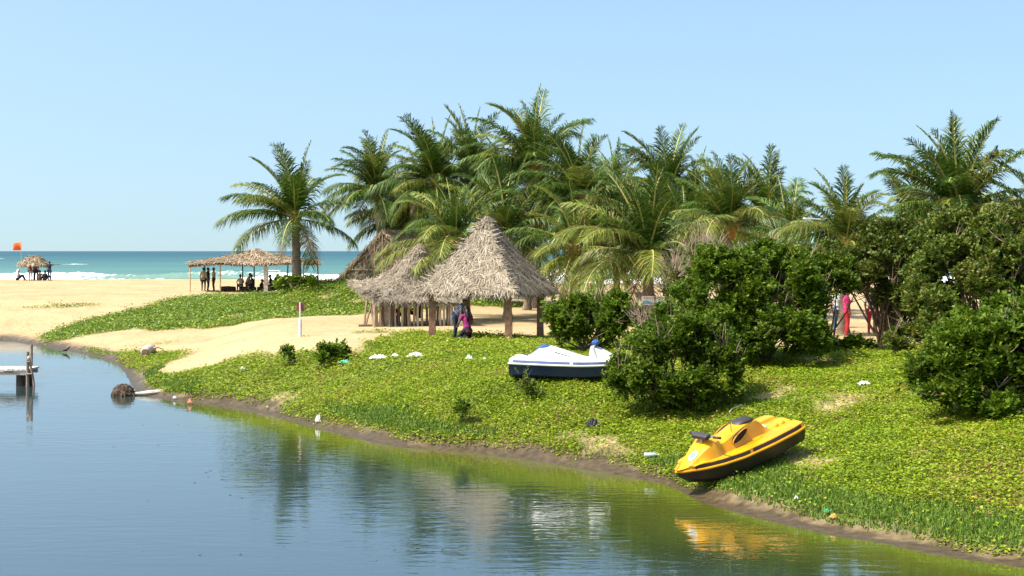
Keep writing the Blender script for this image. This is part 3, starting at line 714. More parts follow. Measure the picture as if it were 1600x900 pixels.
def gb(px, Y): v = GY(px, Y); return (v.x, v.y, v.z)
Yq = G(1055, 634)[1]
bush('shrub', 'rounded leafy shrub covering the bow of the white craft', gb(1055, Yq), [(1050, 560, Yq, 85, 58, 1.1), (1000, 590, Yq - .6, 46, 38, .8), (1098, 550, Yq + .5, 48, 46, .9), (1045, 520, Yq + .7, 52, 34, .8), (1120, 575, Yq - .3, 38, 36, .6),
      (985, 602, Yq - .8, 42, 26, .6), (1045, 610, Yq - 1.0, 66, 26, .7), (1112, 604, Yq - .5, 50, 26, .6), (1060, 622, Yq - .9, 60, 14, .5)], 83, seed=2, twigs=30)
bush('shrub', 'dark shrub right behind the white craft beside the largest hut', gb(920, 44), [(918, 505, 44, 66, 38, 1.1), (880, 515, 44, 36, 28, .8), (940, 490, 44.5, 28, 20, .7), (968, 500, 44, 32, 34, .7), (915, 530, 43.6, 60, 16, .7)], 70, seed=3, leaf=0.101, twigs=16)
bush('tall_bush', 'tall dense bush in the middle right of the hedge', gb(1180, 40.48), [(1130, 455, 40.48, 85, 62, 1.5), (1200, 470, 40.48, 95, 78, 1.6), (1180, 416, 41.40, 85, 32, 1.3), (1110, 520, 39.56, 55, 40, 1.0), (1230, 525, 39.19, 75, 40, 1.1), (1150, 540, 39.5, 80, 20, .9)], 63, seed=4, leaf=0.096, stems=9, twigs=30)
bush('tall_bush', 'hedge bush left of the gap where the people in pink walk', gb(1285, 43.24), [(1264, 470, 43.24, 46, 50, 1.4), (1288, 438, 43.70, 66, 30, 1.4), (1258, 525, 42.32, 42, 32, 1.0), (1240, 418, 44.16, 55, 24, 1.2)], 63, seed=5, leaf=0.096, stems=9)
bush('broad_tree', 'broad low tree with thin trunks arching over the people in pink', gb(1385, 46.00), [(1380, 425, 46.00, 85, 45, 1.6), (1440, 395, 46.46, 85, 50, 1.6), (1395, 385, 46.92, 60, 38, 1.4), (1345, 440, 45.54, 42, 24, 1.0), (1435, 485, 45, 34, 34, .9), (1395, 462, 45.6, 50, 16, .9)], 60, 'bush_olive', seed=6, leaf=0.101, stems=10, stem_r=.05, cat='tree')
bush('tall_bush', 'tall olive bush at the right edge with reddish tips', gb(1535, 41.40), [(1500, 440, 41.40, 90, 70, 1.6), (1570, 410, 41.40, 85, 72, 1.6), (1530, 375, 42.32, 100, 42, 1.5), (1640, 440, 41.40, 80, 90, 1.6), (1455, 500, 40.48, 42, 46, 1.0), (1440, 530, 40.5, 50, 20, .8), (1560, 350, 42, 70, 20, 1.0)], 63, 'bush_olive', seed=7, leaf=0.096, stems=9, twigs=30)
bush('shrub', 'large front shrub at the lower right of the hedge', gb(1540, 31.28), [(1525, 560, 31.28, 95, 72, 1.3), (1590, 560, 31.28, 75, 85, 1.3), (1470, 585, 30.73, 52, 45, .8), (1555, 610, 30.36, 80, 40, .9), (1570, 510, 31.74, 60, 38, .9), (1650, 580, 31.28, 60, 80, 1.0), (1480, 625, 30.4, 55, 24, .7), (1575, 640, 30.2, 70, 22, .7)], 75, seed=8, twigs=16)
bush('low_shrub', 'low leafy hedge fringe at the foot of the gap with pink figures', gb(1345, 43.70), [(1330, 545, 43.24, 75, 14, .6), (1400, 545, 43.24, 45, 12, .5)], 50, seed=9, leaf=0.091, stems=3)
bush('shrub', 'twiggy olive shrub between signboard and tall bush', gb(1065, 45.08), [(1065, 470, 45.08, 40, 62, .9), (1090, 420, 45.54, 42, 42, .9)], 14, 'bush_olive', seed=10, leaf=0.075, stems=14, bark='twig', twigs=130)
bush('shrub', 'scrub thicket behind the hedge under the right-hand palms', gb(1440, 55.20), [(1440, 375, 55.20, 80, 30, 1.4), (1340, 400, 53.36, 80, 24, 1.2)], 17, 'bush_olive', seed=20, leaf=0.122, stems=6, twigs=40)
bush('small_plant', 'slim upright sapling on the bank below the maroon sign', G(449, 572), [(449, 556, G(449, 572)[1], 9, 17, .22)], 90, seed=11, leaf=.10, stems=12, slen=.2, per=8, stem_r=.012, cat='plant')
gy = G(515, 571)[1]
bush('small_plant', 'small dark bush on the bank beside the turquoise litter', G(515, 571), [(516, 556, gy, 25, 17, .5), (500, 545, gy, 10, 9, .2)], 85, seed=12, leaf=.11, stems=8, slen=.22, per=8, stem_r=.014, cat='plant')
bush('small_plant', 'tuft of taller weeds on the slope below the white craft', G(820, 627), [(820, 609, G(820, 627)[1], 14, 18, .25)], 110, 'bush_olive', seed=13, leaf=.075, stems=10, slen=.18, per=8, stem_r=.01, cat='plant')
bush('small_plant', 'dark weed clump low on the slope near the water', G(722, 664), [(722, 645, G(722, 664)[1], 13, 17, .22)], 110, seed=14, leaf=.075, stems=10, slen=.18, per=8, stem_r=.01, cat='plant')
bush('broad_leaf_shrub', 'round-leaved shrub at the foot of the lone palm', gb(466, 82.5), [(455, 441, 82.5, 20, 5, .7), (484, 441, 82.5, 15, 4, .6), (440, 443, 82.5, 12, 4, .5)], 26, 'cover_dune', seed=15, leaf=.26, stems=6, slen=.35, per=6, stem_r=.02)

def dead_shrub():
    b = Vector(gb(1022, 41)); root = thing('bare_shrub', 'leafless brown shrub with forked branches beside the signboard', 'shrub', b)
    rr = random.Random(5); mb = MB()
    def grow(p, d, l, rad, dep):
        e = p + d * l; mid = p.lerp(e, .5) + Vector((rr.uniform(-.05, .05), rr.uniform(-.05, .05), 0)) * l
        mb.tube([p, mid, e], [rad, rad * .85, rad * .65], 5)
        if dep == 0: return
        for q in range(3 if dep > 2 else 2):
            nd = (d + Vector((rr.uniform(-.7, .7), rr.uniform(-.6, .6), rr.uniform(-.1, .45)))).normalized()
            grow(e, nd, l * rr.uniform(.6, .85), rad * .62, dep - 1)
    for dx, dz in ((-.55, 1.0), (.12, 1.0), (.5, .9), (-.2, .95)):
        grow(Vector((0, 0, -.1)), Vector((dx, rr.uniform(-.2, .2), dz)).normalized(), .62, .035, 4)
    mb.build('branches', 'twig', root)
dead_shrub()

# ------------------------------------------------------------------ thatch
def thatch_patch(TA, TB, A, B, org, r, sag=0.0, course=0.24, gap=0.03, slen=(0.18, 0.42), wid=(0.006, 0.017), fringe=0.22, lumps=0.03):
    """patch between ridge TA-TB and eave A-B; returns shell and straw arrays in local coordinates"""
    TA, TB, A, B = [np.array(p, float) - np.array(org, float) for p in (TA, TB, A, B)]
    def P(u, v):
        u = np.asarray(u)[..., None]; v = np.asarray(v)[..., None]
        p = (A * (1 - u) + B * u) * (1 - v) + (TA * (1 - u) + TB * u) * v
        p = p.copy(); p[..., 2] -= sag * np.sin(np.pi * np.clip(v[..., 0], 0, 1)); return p
    L = np.linalg.norm((TA + TB) / 2 - (A + B) / 2)
    n0 = np.cross(B - A, (TA + TB) / 2 - (A + B) / 2); n0 /= np.linalg.norm(n0)
    if n0[2] < 0: n0 = -n0
    nu, nv = 22, 16; U, Vv = np.meshgrid(np.linspace(0, 1, nu), np.linspace(0, 1, nv))
    top = P(U, Vv) + n0 * (lumps * r.normal(0, 1, U.shape)[..., None] * ((U > 0) & (U < 1))[..., None]); bot = P(U, Vv) - n0 * 0.12
    idx = np.arange(nu * nv).reshape(nv, nu); q = np.stack([idx[:-1, :-1], idx[:-1, 1:], idx[1:, 1:], idx[1:, :-1]], -1).reshape(-1, 4)
    SV = np.concatenate([top.reshape(-1, 3), bot.reshape(-1, 3)]); SF = np.concatenate([q, q[:, ::-1] + nu * nv])
    ring = list(idx[0]) + list(idx[1:, -1]) + list(idx[-1, ::-1][1:]) + list(idx[::-1, 0][1:]); ring = np.array(ring)
    SF = np.concatenate([SF, np.stack([ring[:-1], ring[:-1] + nu * nv, ring[1:] + nu * nv, ring[1:]], -1)])
    us, vs_, lift, ln, yaw, dro = [], [], [], [], [], []
    rows = int(L / course)
    for j in range(rows + 1):
        v0 = j / rows; w = np.linalg.norm((B - A) * (1 - v0) + (TB - TA) * v0); k = int(w / gap * 1.6) + 6
        us.append(r.uniform(.01, .99, k)); vs_.append(np.clip(v0 + r.normal(0, 0.22 / rows, k) + 0.6 / rows, 0.01, 1)); lift.append(r.uniform(.01, .035, k) + .045 * (0.5 + 0.5 * np.sin(us[-1] * 23 + j * 1.7)))
        ln.append(r.uniform(*slen, k)); yaw.append(np.where(r.random(k) < .78, r.normal(0, .34, k), r.normal(0, .3, k) + np.sign(r.normal(0, 1, k)) * 1.25)); dro.append(np.zeros(k))
    if fringe:
        k = int(np.linalg.norm(B - A) / gap * 3.2)
        us.append(r.uniform(-.01, 1.01, k)); vs_.append(r.uniform(0, .05, k)); lift.append(r.uniform(-.08, .06, k)); ln.append(r.uniform(fringe * .6, fringe * 1.7, k)); yaw.append(r.normal(0, .45, k)); dro.append(np.ones(k))
    us, vs_, lift, ln, yaw, dro = map(np.concatenate, (us, vs_, lift, ln, yaw, dro)); n = len(us)
    p0 = P(us, vs_); p1 = P(us, vs_ - 0.02); t = norm(p1 - p0); N = np.tile(n0, (n, 1)); s = np.cross(N, t)
    d = t * np.cos(yaw)[:, None] + s * np.sin(yaw)[:, None]; d = norm(d + np.array([0, 0, -.55]) * dro[:, None])
    a = p0 + N * lift[:, None]; b = a + d * ln[:, None] + N * (r.uniform(-.02, .03, n) * (1 - dro))[:, None]
    sd = norm(np.cross(d, N)) * r.uniform(*wid, n)[:, None]
    SVs = np.stack([a - sd, a + sd, b + sd * .5, b - sd * .5], 1).reshape(-1, 3); f = np.arange(n) * 4
    return SV, SF, SVs, np.stack([f, f + 1, f + 2, f + 3], -1)

def roof(root, org, patches, mat='thatch', seed=1, **kw):
    r = np.random.default_rng(seed); a = []; b = []; c = []; d = []; na = nb = 0
    for p in patches:
        SV, SF, TV, TF = thatch_patch(*p[:4], org, r, **{**kw, **(p[4] if len(p) > 4 else {})})
        a.append(SV); b.append(SF + na); na += len(SV); c.append(TV); d.append(TF + nb); nb += len(TV)
    ro = mk('roof', np.concatenate(a), np.concatenate(b), 'thatch_shell', root)
    st = mk('thatch', np.concatenate(c), np.concatenate(d), mat, ro); tag(st, kind='stuff')
    return ro

def square_post(root, p, h, w, mat, name='post'):
    mb = MB(); V = []; n = 9; rr = random.Random(int(p[0] * 1000))
    for i in range(n):
        z = -0.2 + (h + .2) * i / (n - 1); j = 0.012
        for sx, sy in ((-1, -1), (1, -1), (1, 1), (-1, 1)):
            V.append((p[0] + sx * w / 2 + rr.uniform(-j, j), p[1] + sy * w / 2 + rr.uniform(-j, j), p[2] + z))
    Fc = [(i * 4 + k, i * 4 + (k + 1) % 4, i * 4 + 4 + (k + 1) % 4, i * 4 + 4 + k) for i in range(n - 1) for k in range(4)] + [(3, 2, 1, 0), tuple(range(n * 4 - 4, n * 4))]
    return mb.add(V, Fc).build(name, mat, root)

def cap_tuft(root, ap, rad, h):
    r = np.random.default_rng(9); MB().tube([ap + Vector((0, 0, -h)), ap + Vector((0, 0, -h * .4)), ap + Vector((0, 0, -.02)), ap + Vector((0, 0, .04))], [rad * .95, rad * .7, rad * .38, rad * .1], 12, jit=.08).build('roof_cap', 'thatch_shell', root)
    n = 900; a = r.uniform(0, 6.283, n); t = r.random(n); rd = rad * (.25 + .75 * t); z = .06 - h * t
    A = np.stack([np.cos(a) * rd, np.sin(a) * rd, z], -1) + np.array(ap); d = norm(np.stack([np.cos(a) * .7, np.sin(a) * .7, np.full(n, -.8)], -1) + r.normal(0, .35, (n, 3))); B = A + d * r.uniform(.08, .22, n)[:, None]
    sd = norm(np.cross(d, np.stack([np.cos(a), np.sin(a), np.full(n, .6)], -1))) * r.uniform(.006, .016, n)[:, None]; f = np.arange(n) * 4
    tag(mk('cap_straw', np.stack([A - sd, A + sd, B + sd * .5, B - sd * .5], 1).reshape(-1, 3), np.stack([f, f + 1, f + 2, f + 3], -1), 'thatch', root), kind='stuff')

# largest hut: square plan, pyramid roof on four posts
def big_hut():
    A = PX(652, 453, 52.3); s, th = 3.6, R(23)
    e1 = np.array([math.cos(th), -math.sin(th), 0]) * s; e2 = np.array([math.sin(th), math.cos(th), 0]) * s
    A[2] = 3.15; B = A + e1; Cc = B + e2; D = A + e2; ctr = (A + Cc) / 2; ap = ctr.copy(); ap[2] = 5.66
    base = Vector((ctr[0], ctr[1], hz(ctr[0], ctr[1])))
    root = thing('thatched_hut', 'largest open thatched hut with steep pointed roof on four brown posts', 'hut', base)
    tp = lambda P, Q: (ap + (P - ap) * .05, ap + (Q - ap) * .05, P, Q, {})
    roof(root, base, [tp(A, B), tp(B, Cc), tp(Cc, D), tp(D, A)], seed=3, sag=0.10, course=.17, gap=.013)
    cap = MB(); rr = random.Random(4)
    cap_tuft(root, Vector(ap) - base, .34, .42)
    u1, u2 = e1 / s, e2 / s
    for (i, j) in ((-1, -1), (1, -1), (1, 1), (-1, 1)):
        p = ctr + u1 * 1.42 * i + u2 * 1.42 * j; g = hz(p[0], p[1])
        square_post(root, Vector((p[0], p[1], g)) - base, 3.15 - g + .12, .24, 'post')
    for P, Q in ((A, B), (B, Cc), (Cc, D), (D, A)):
        P2 = ctr + (P - ctr) * .80; Q2 = ctr + (Q - ctr) * .80; P2[2] = Q2[2] = 3.22
        MB().tube([Vector(P2) - base, Vector(Q2) - base], .06, 6).build('beam', 'pole', root)
    return base
HUT = big_hut()

# hut with stick fence
def fence_hut():
    L = PX(549, 440, 65.5); Fr = PX(592, 470, 62); Rt = PX(730, 470, 63); Bk = PX(690, 445, 68.5); ap = PX(656, 382, 64.7)
    base = Vector(GY(650, 64.3)); root = thing('thatched_hut', 'low thatched hut with stick fence walls, left of the largest hut', 'hut', base)
    tp = lambda P, Q: (ap + (P - ap) * .07, ap + (Q - ap) * .07, P, Q, {})
    roof(root, base, [tp(L, Fr), tp(Fr, Rt), tp(Rt, Bk), tp(Bk, L)], seed=5, sag=0.45, course=.18, gap=.017)
    cap_tuft(root, Vector(ap) - base, .42, .42)
    rr = random.Random(8)
    sticks = [585, 590, 594, 599, 609, 613, 618, 623, 628, 633, 640, 647, 653, 660, 667, 677, 683, 688, 694, 700, 706, 712, 718]
    for i, px in enumerate(sticks):
        Y = 62.3 + (px - 585) / 140 * .8; g = GY(px, Y) - base; t = Vector(PX(px + rr.uniform(-2, 2), 468, Y)) - base
        w = .055 if i % 5 else .085
        MB().tube([g - Vector((0, 0, .1)), g.lerp(t, .5) + Vector((rr.uniform(-.03, .03), 0, 0)), t], [w, w * .95, w * .85], 6).build('fence_stick', rr.choice(['pole_pale', 'pole', 'pole_pale', 'pole_dark']), root)
    for px in (604, 722):
        Y = 62.6; g = GY(px, Y) - base; square_post(root, g, 1.45, .2, 'stone')
    for (a, b) in (((568, 512), (574, 462)), ((569, 512), (581, 474)), ((584, 510), (579, 470))):
        Y = 63.0; MB().tube([Vector(PX(*a, Y)) - base - Vector((0, 0, .1)), Vector(PX(*b, Y)) - base], .045, 6).build('leaning_pole', 'pole', root)
    MB().tube([Vector(PX(574, 486, 63)) - base, Vector(PX(590, 490, 63)) - base], .04, 6).build('rail', 'pole_dark', root)
    MB().tube([GY(572, 62.9) - base + Vector((-.3, 0, .03)), GY(640, 62.7) - base + Vector((0, 0, .03)), GY(718, 63.2) - base + Vector((0, 0, .05))], .06, 6).build('ground_log', 'pole_dark', root)
    for px, Y in ((600, 67.5), (700, 67.9), (650, 68.3)):
        g = GY(px, Y) - base; MB().tube([g - Vector((0, 0, .1)), g + Vector((0, 0, 1.7))], .09, 8).build('post', 'pole', root)
fence_hut()

# gabled hut behind
def gable_hut():
    Yg = 87.5; PG = lambda px, py, dy=0.0: PX(px, py, Yg + (598 - px) / 70 * 1.3 + dy); R0 = PG(598, 360); E0 = PG(527, 438); E1 = PG(668, 438); bk = np.array([2.4, 4.9, 0.0])
    base = Vector(GY(598, Yg + 1)); root = thing('gabled_hut', 'tall gabled hut with woven mat front, behind the fenced hut', 'hut', base)
    roof(root, base, [(R0, R0 + bk, E0, E0 + bk), (R0, R0 + bk, E1, E1 + bk)], mat='thatch_tan', seed=6, sag=.05, course=.22, gap=.024)
    # ragged rake thatch along the front edges
    r = np.random.default_rng(4); n = 700; t = r.random(n); side = r.random(n) < .55
    a = np.where(side[:, None], R0 + (E0 - R0) * t[:, None], R0 + (E1 - R0) * t[:, None]) - np.array(base); a = a + r.normal(0, .05, (n, 3)); a[:, 1] -= .05
    d = np.stack([r.normal(0, .25, n) + np.where(side, -.35, .35), r.normal(-.2, .15, n), -np.abs(r.normal(.7, .25, n))], -1); d = norm(d); b = a + d * r.uniform(.10, .28, n)[:, None]
    sd = norm(np.cross(d, np.array([0, -1.0, .2]))) * r.uniform(.012, .03, n)[:, None]; f = np.arange(n) * 4
    o = mk('rake_fringe', np.stack([a - sd, a + sd, b + sd * .5, b - sd * .5], 1).reshape(-1, 3), np.stack([f, f + 1, f + 2, f + 3], -1), 'thatch_tan', root); tag(o, kind='stuff')
    # woven coconut-leaf mats, each a slightly bulging panel of its own
    lb = Vector(base); y0 = .08
    for k in range(5):
        z0 = 437 - k * 15; z1 = z0 - 16.5
        def half(py): return max(2.0, (py - 362) / 76 * 66)
        for s in range(-2, 2):
            xa0, xa1 = 598 + half(z0) * s / 2, 598 + half(z0) * (s + 1) / 2; xb0, xb1 = 598 + half(z1) * s / 2, 598 + half(z1) * (s + 1) / 2
            if z1 < 364: continue
            dz = random.uniform(-.03, .03)
            Q = [PG(xa0, z0) - base, PG(xa1, z0) - base, PG(xb1, z1) - base, PG(xb0, z1) - base]; V = []; Fc = []
            for j in range(5):
                for i in range(5):
                    u, v = i / 4, j / 4; p = (Q[0] * (1 - u) + Q[1] * u) * (1 - v) + (Q[3] * (1 - u) + Q[2] * u) * v
                    V.append(p + np.array([0, y0 + dz - .05 * math.sin(math.pi * v) + random.uniform(-.015, .015) + .02 * (k % 2), 0]))
            Fc = [(j * 5 + i, j * 5 + i + 1, j * 5 + i + 6, j * 5 + i + 5) for j in range(4) for i in range(4)]
            mk('woven_mat', np.array(V), Fc, 'mat_wall', root)
    # straws of the mats
    n = 1800; v = r.random(n); py = 366 + 71 * np.sqrt(v); hx = (py - 362) / 76 * 62; px = 598 + hx * r.uniform(-1, 1, n)
    a = np.stack([(px - 800) / F * Yg, Yg + (598 - px) / 70 * 1.3 + .0 + r.normal(0, .03, n), CAMZ - (py - HOR) / F * Yg], -1) - np.array(base)
    an = r.choice([-1, 1], n) * r.normal(.6, .25, n); d = np.stack([np.sin(an), r.normal(-.1, .1, n), -np.cos(an)], -1); b = a + d * r.uniform(.15, .4, n)[:, None]
    sd = norm(np.cross(d, np.array([0, -1.0, 0]))) * r.uniform(.01, .025, n)[:, None]; f = np.arange(n) * 4
    o = mk('mat_straw', np.stack([a - sd, a + sd, b + sd, b - sd], 1).reshape(-1, 3), np.stack([f, f + 1, f + 2, f + 3], -1), 'thatch_tan', root); tag(o, kind='stuff')
    for (p, q, w) in (((586, 440), (586, 370), .045), ((540, 421), (655, 424), .04), ((598, 440), (598, 362), .05), ((612, 440), (612, 378), .03)):
        MB().tube([Vector(PG(*p)) - base + Vector((0, -.06, 0)), Vector(PG(*q)) - base + Vector((0, -.06, 0))], w, 6).build('frame_pole', 'pole', root)
    for px in (531, 545, 600, 664):
        g = GY(px, Yg + (598 - px) / 70 * 1.3 + .3) - base; t = Vector(PG(px, 436, .3)) - base
        MB().tube([g - Vector((0, 0, .2)), t], .11 if px == 531 else .08, 8).build('post', 'pole', root)
gable_hut()

# long beach pavilion
def pavilion():
    Y = 107.0; base = Vector(GY(398, Y)); root = thing('beach_pavilion', 'long flat thatched beach pavilion with a humped middle on thin poles', 'pavilion', base)
    E = lambda px, py, y: PX(px, py, y)
    zf, zb = Y - 2.0, Y + 2.2
    pts = [(295, 411, 411), (345, 407, 404), (372, 409, 399), (398, 409, 391), (425, 408, 399), (455, 407, 404), (472, 408, 406)]
    patches = []
    for (a, b) in zip(pts[:-1], pts[1:]):
        patches.append((E(a[0], a[2] - 1.5, Y), E(b[0], b[2] - 1.5, Y), E(a[0], a[1] + 3.5, zf), E(b[0], b[1] + 3.5, zf)))
        patches.append((E(a[0], a[2] - 1.5, Y), E(b[0], b[2] - 1.5, Y), E(a[0], a[1] + 3, zb), E(b[0], b[1] + 3, zb)))
    patches.append((E(470, 406, Y), E(500, 407, Y), E(470, 411, zf), E(500, 412, zf))); patches.append((E(470, 406, Y), E(500, 407, Y), E(470, 410, zb), E(500, 411, zb)))
    roof(root, base, patches, mat='thatch_tan', seed=9, course=.3, gap=.06, slen=(.25, .6), wid=(.02, .05), fringe=.16)
    for px, y, m, w in ((297, zf + .2, 'bamboo', .05), (344, zf + .2, 'bamboo', .06), (379, zb - .3, 'pole_dark', .05), (397, zb - .3, 'pole_dark', .05), (416, zf + .3, 'pole', .05),
                        (450, zb - .3, 'pole_dark', .05), (475, zf + .4, 'pole', .05), (497, zf + .4, 'pole_dark', .05), (320, zb - .3, 'pole_dark', .05)):
        g = GY(px, y) - base; t = Vector(PX(px + (-1 if px == 497 else 0), 411.5, y)) - base
        MB().tube([g - Vector((0, 0, .15)), g.lerp(t, .5) + Vector((random.uniform(-.04, .04), 0, 0)), t], w, 6).build('pole', m, root)
    for px, w, top in ((415.5, .28, 416), (467.5, .24, 414)):
        y = zf + .1; g = GY(px, y); square_post(root, g - base, CAMZ - (top - HOR) / F * y - g.z, w, 'stone', 'stone_pillar')
    for k, (a, b, y) in enumerate(((345, 368, Y + .4), (374, 400, Y + .1), (402, 442, Y + .3))):
        p, q = GY(a, y), GY(b, y); lab = ('low dark log bench left under the beach pavilion', 'log bench in the middle under the beach pavilion', 'log bench right of the stone pillar under the beach pavilion')[k]
        t = thing('log_bench', lab, 'bench', p, 0, 'log benches under the pavilion')
        MB().tube([Vector((0, 0, .16)), (q - p) * .5 + Vector((0, .03, .17)), (q - p) + Vector((0, 0, .16))], [.17, .18, .16], 9, jit=.06).build('log', 'husk', t, True)
        for f_ in (.15, .85): MB().box((q - p) * f_ + Vector((0, 0, .02)), (.12, .42, .12), jit=.01).build('chock', 'pole_dark', t)
pavilion()

# small beach parasol of thatch + flag
def parasol():
    Y = 132.0; base = Vector(GY(53, Y)); root = thing('thatch_parasol', 'small round thatched beach umbrella near the surf, far left', 'parasol', base)
    ap = PX(53, 399.5, Y); rim = []
    for k in range(10):
        a = 2 * math.pi * k / 10; rim.append(np.array([ap[0] + 1.36 * math.cos(a), Y + 1.36 * math.sin(a), CAMZ - (413.5 - HOR) / F * Y]))
    mid = [ap + (p - ap) * np.array([.5, .5, .28]) for p in rim]
    roof(root, base, [(mid[k], mid[(k + 1) % 10], rim[k], rim[(k + 1) % 10]) for k in range(10)] + [(ap + (mid[k] - ap) * .04, ap + (mid[(k + 1) % 10] - ap) * .04, mid[k], mid[(k + 1) % 10], {'fringe': .1}) for k in range(10)],
         mat='thatch_tan', seed=12, course=.22, gap=.07, slen=(.2, .5), wid=(.02, .05), fringe=.18, lumps=.02)
    g = GY(53, Y) - base; MB().tube([g - Vector((0, 0, .2)), Vector(ap) - base - Vector((0, 0, .1))], .06, 8).build('pole', 'pole', root)
    fy = 166.0; b = GY(33, fy); t = thing('warning_flag', 'orange warning flag on a thin pole at the beach', 'flag', b)
    top = Vector(PX(33, 377, fy)) - b; MB().tube([Vector((0, 0, -.2)), top], .026, 6).build('pole', 'c_beige', t)
    V = []; n = 10; A = Vector(PX(33, 378, fy)) - b; B = Vector(PX(33, 391, fy)) - b; l = 12.5 * fy / F
    for i in range(n):
        u = i / (n - 1)
        for P, dz in ((A, -.18 * u), (B, -.02 * u)): V.append(P + Vector((-l * u, .10 * math.sin(u * 6), dz)))
    Fc = [(2 * i, 2 * i + 2, 2 * i + 3, 2 * i + 1) for i in range(n - 1)]
    o = mk('cloth', np.array(V), Fc, 'flag', t, True); md = o.modifiers.new('thick', 'SOLIDIFY'); md.thickness = .006
parasol()

# ------------------------------------------------------------------ small jet craft (white one and yellow one)
def craft(root, deck_m, hull_m, stripe_m, pad_m, prof, step):
    """bow at x=0, stern at x=3; loft of stations"""
    L = 3.0
    wx = [(0, .03), (.12, .12), (.4, .30), (.8, .46), (1.3, .56), (2.0, .60), (2.7, .58), (3.0, .53)]
    X = sorted(set(list(np.linspace(0, L, 46)) + [q[0] for q in prof])); W = np.interp(X, [a for a, _ in wx], [b for _, b in wx])
    gz = np.interp(X, [0, .5, 1.2, 3.0], [.50, .46, .43, .42]); kz = np.interp(X, [0, .25, .7, 1.2, 3.0], [.42, .22, .07, .02, .02])
    zc = np.interp(X, [a for a, _, _ in prof], [b for _, b, _ in prof]); hb = np.interp(X, [a for a, _, _ in prof], [c for _, _, c in prof])
    def loft(rings, name, mat, close_ends, parent, smooth=True):
        n = len(rings[0]); V = [p for r_ in rings for p in r_]; Fc = [(i * n + j, i * n + j + 1, (i + 1) * n + j + 1, (i + 1) * n + j) for i in range(len(rings) - 1) for j in range(n - 1)]
        if close_ends: Fc += [tuple(range(n)), tuple(range((len(rings) - 1) * n + n - 1, (len(rings) - 1) * n - 1, -1))]
        return mk(name, np.array(V), Fc, mat, parent, smooth)
    dk = []; hl = []
    for x, w, g, k, c, h in zip(X, W, gz, kz, zc, hb):
        bh = .09 * min(1, x / .4 + .08); c = max(c, g + .02 + bh); h = min(h, w * .62); sh = w * .96
        half = [(sh, g + .012), (w * .91, g + .012 + bh), (max(h + .10, w * .70) if w > .2 else w * .6, g + .02 + bh), (h + .05, max(g + .03 + bh, g + .05 + (c - g) * .18)), (h + .01, g + (c - g) * .62), (h * .82, g + (c - g) * .92), (h * .42, c), ]
        ring = [(x, y, z) for y, z in half] + [(x, 0, c + .005)] + [(x, -y, z) for y, z in half[::-1]]
        dk.append(ring)
        hh = [(w, g), (w * .97, g - .06), (w * .88, k + (g - k) * .35), (w * .55, k + (g - k) * .1), (0, k)]
        hl.append([(x, y, z) for y, z in hh] + [(x, -y, z) for y, z in hh[:-1][::-1]])
    deck = loft(dk, 'deck', deck_m, True, root); hull = loft(hl, 'hull', hull_m, True, root)
    for o in (deck, hull):
        o.data.set_sharp_from_angle(angle=R(32))
    rail = MB()
    rail.tube([(x, w, g + .005) for x, w, g in zip(X, W, gz)][::-1] + [(x, -w, g + .005) for x, w, g in zip(X, W, gz)][1:], .026, 6)
    rail.tube([(L, -W[-1], gz[-1] + .005), (L, W[-1], gz[-1] + .005)], .026, 6)
    rail.build('rub_rail', deck_m, root, True)
    # raised stripes on the side deck, in two runs
    for sd in (1, -1):
        for (a, b) in ((.28, 1.42), (1.5, 2.9)):
            V = []; xs = np.linspace(a, b, 18); off = 0.0 if a < 1 else .01
            for x in xs:
                w = np.interp(x, X, W); g = np.interp(x, X, gz)
                bh = .09 * min(1, x / .4 + .08); V += [(x, sd * (w * .953 + .007), g + .014 + bh * .22), (x, sd * (w * .918 + .007), g + .014 + bh * .86), (x, sd * (w * .918 - .01), g + .004 + bh * .86), (x, sd * (w * .953 - .01), g + .004 + bh * .22)]
            Fc = [(i * 4 + k, i * 4 + (k + 1) % 4, i * 4 + 4 + (k + 1) % 4, i * 4 + 4 + k) for i in range(len(xs) - 1) for k in range(4)] + [(3, 2, 1, 0), tuple(range(len(V) - 4, len(V)))]
            mk('side_stripe', np.array(V), Fc, stripe_m, root)
    return deck

def seat_pad(root, x0, x1, prof, mat, w=.2, th=.07):
    px_, pz = [a for a, _, _ in prof], [b for _, b, _ in prof]; V = []; n = 12
    xs = np.linspace(x0, x1, 12); rings = []
    for i, x in enumerate(xs):
        e = math.sin(math.pi * (i / 11)) ** .35 if 0 < i < 11 else .12; z = np.interp(x, px_, pz)
        rings.append([(x, w * e * math.cos(a), z - .01 + th * e * max(-.3, math.sin(a))) for a in np.linspace(0, 2 * math.pi, n, endpoint=False)])
    V = [p for r_ in rings for p in r_]; Fc = [(i * n + j, i * n + (j + 1) % n, (i + 1) * n + (j + 1) % n, (i + 1) * n + j) for i in range(11) for j in range(n)] + [tuple(range(n))[::-1], tuple(range(11 * n, 12 * n))]
    return mk('seat_cushion', np.array(V), Fc, mat, root, True)

def handlebar(root, x, z, mat):
    hb_ = MB(); hb_.tube([(x, 0, z - .06), (x + .05, 0, z + .06)], .035, 8); hb_.tube([(x + .12, -.36, z + .05), (x + .05, 0, z + .07), (x + .12, .36, z + .05)], .016, 6)
    h = hb_.build('handlebar', 'steel', root, True)
    bp_ = MB().box((x + .02, 0, z + .075), (.15, .40, .10), Matrix.Rotation(R(-14), 3, 'Y')).build('bar_pad', mat, h); bv = bp_.modifiers.new('round', 'BEVEL'); bv.width = .04; bv.segments = 3
    for s in (-1, 1): MB().tube([(x + .10, s * .24, z + .055), (x + .135, s * .39, z + .05)], .026, 8).build('grip', 'rubber', h, True)

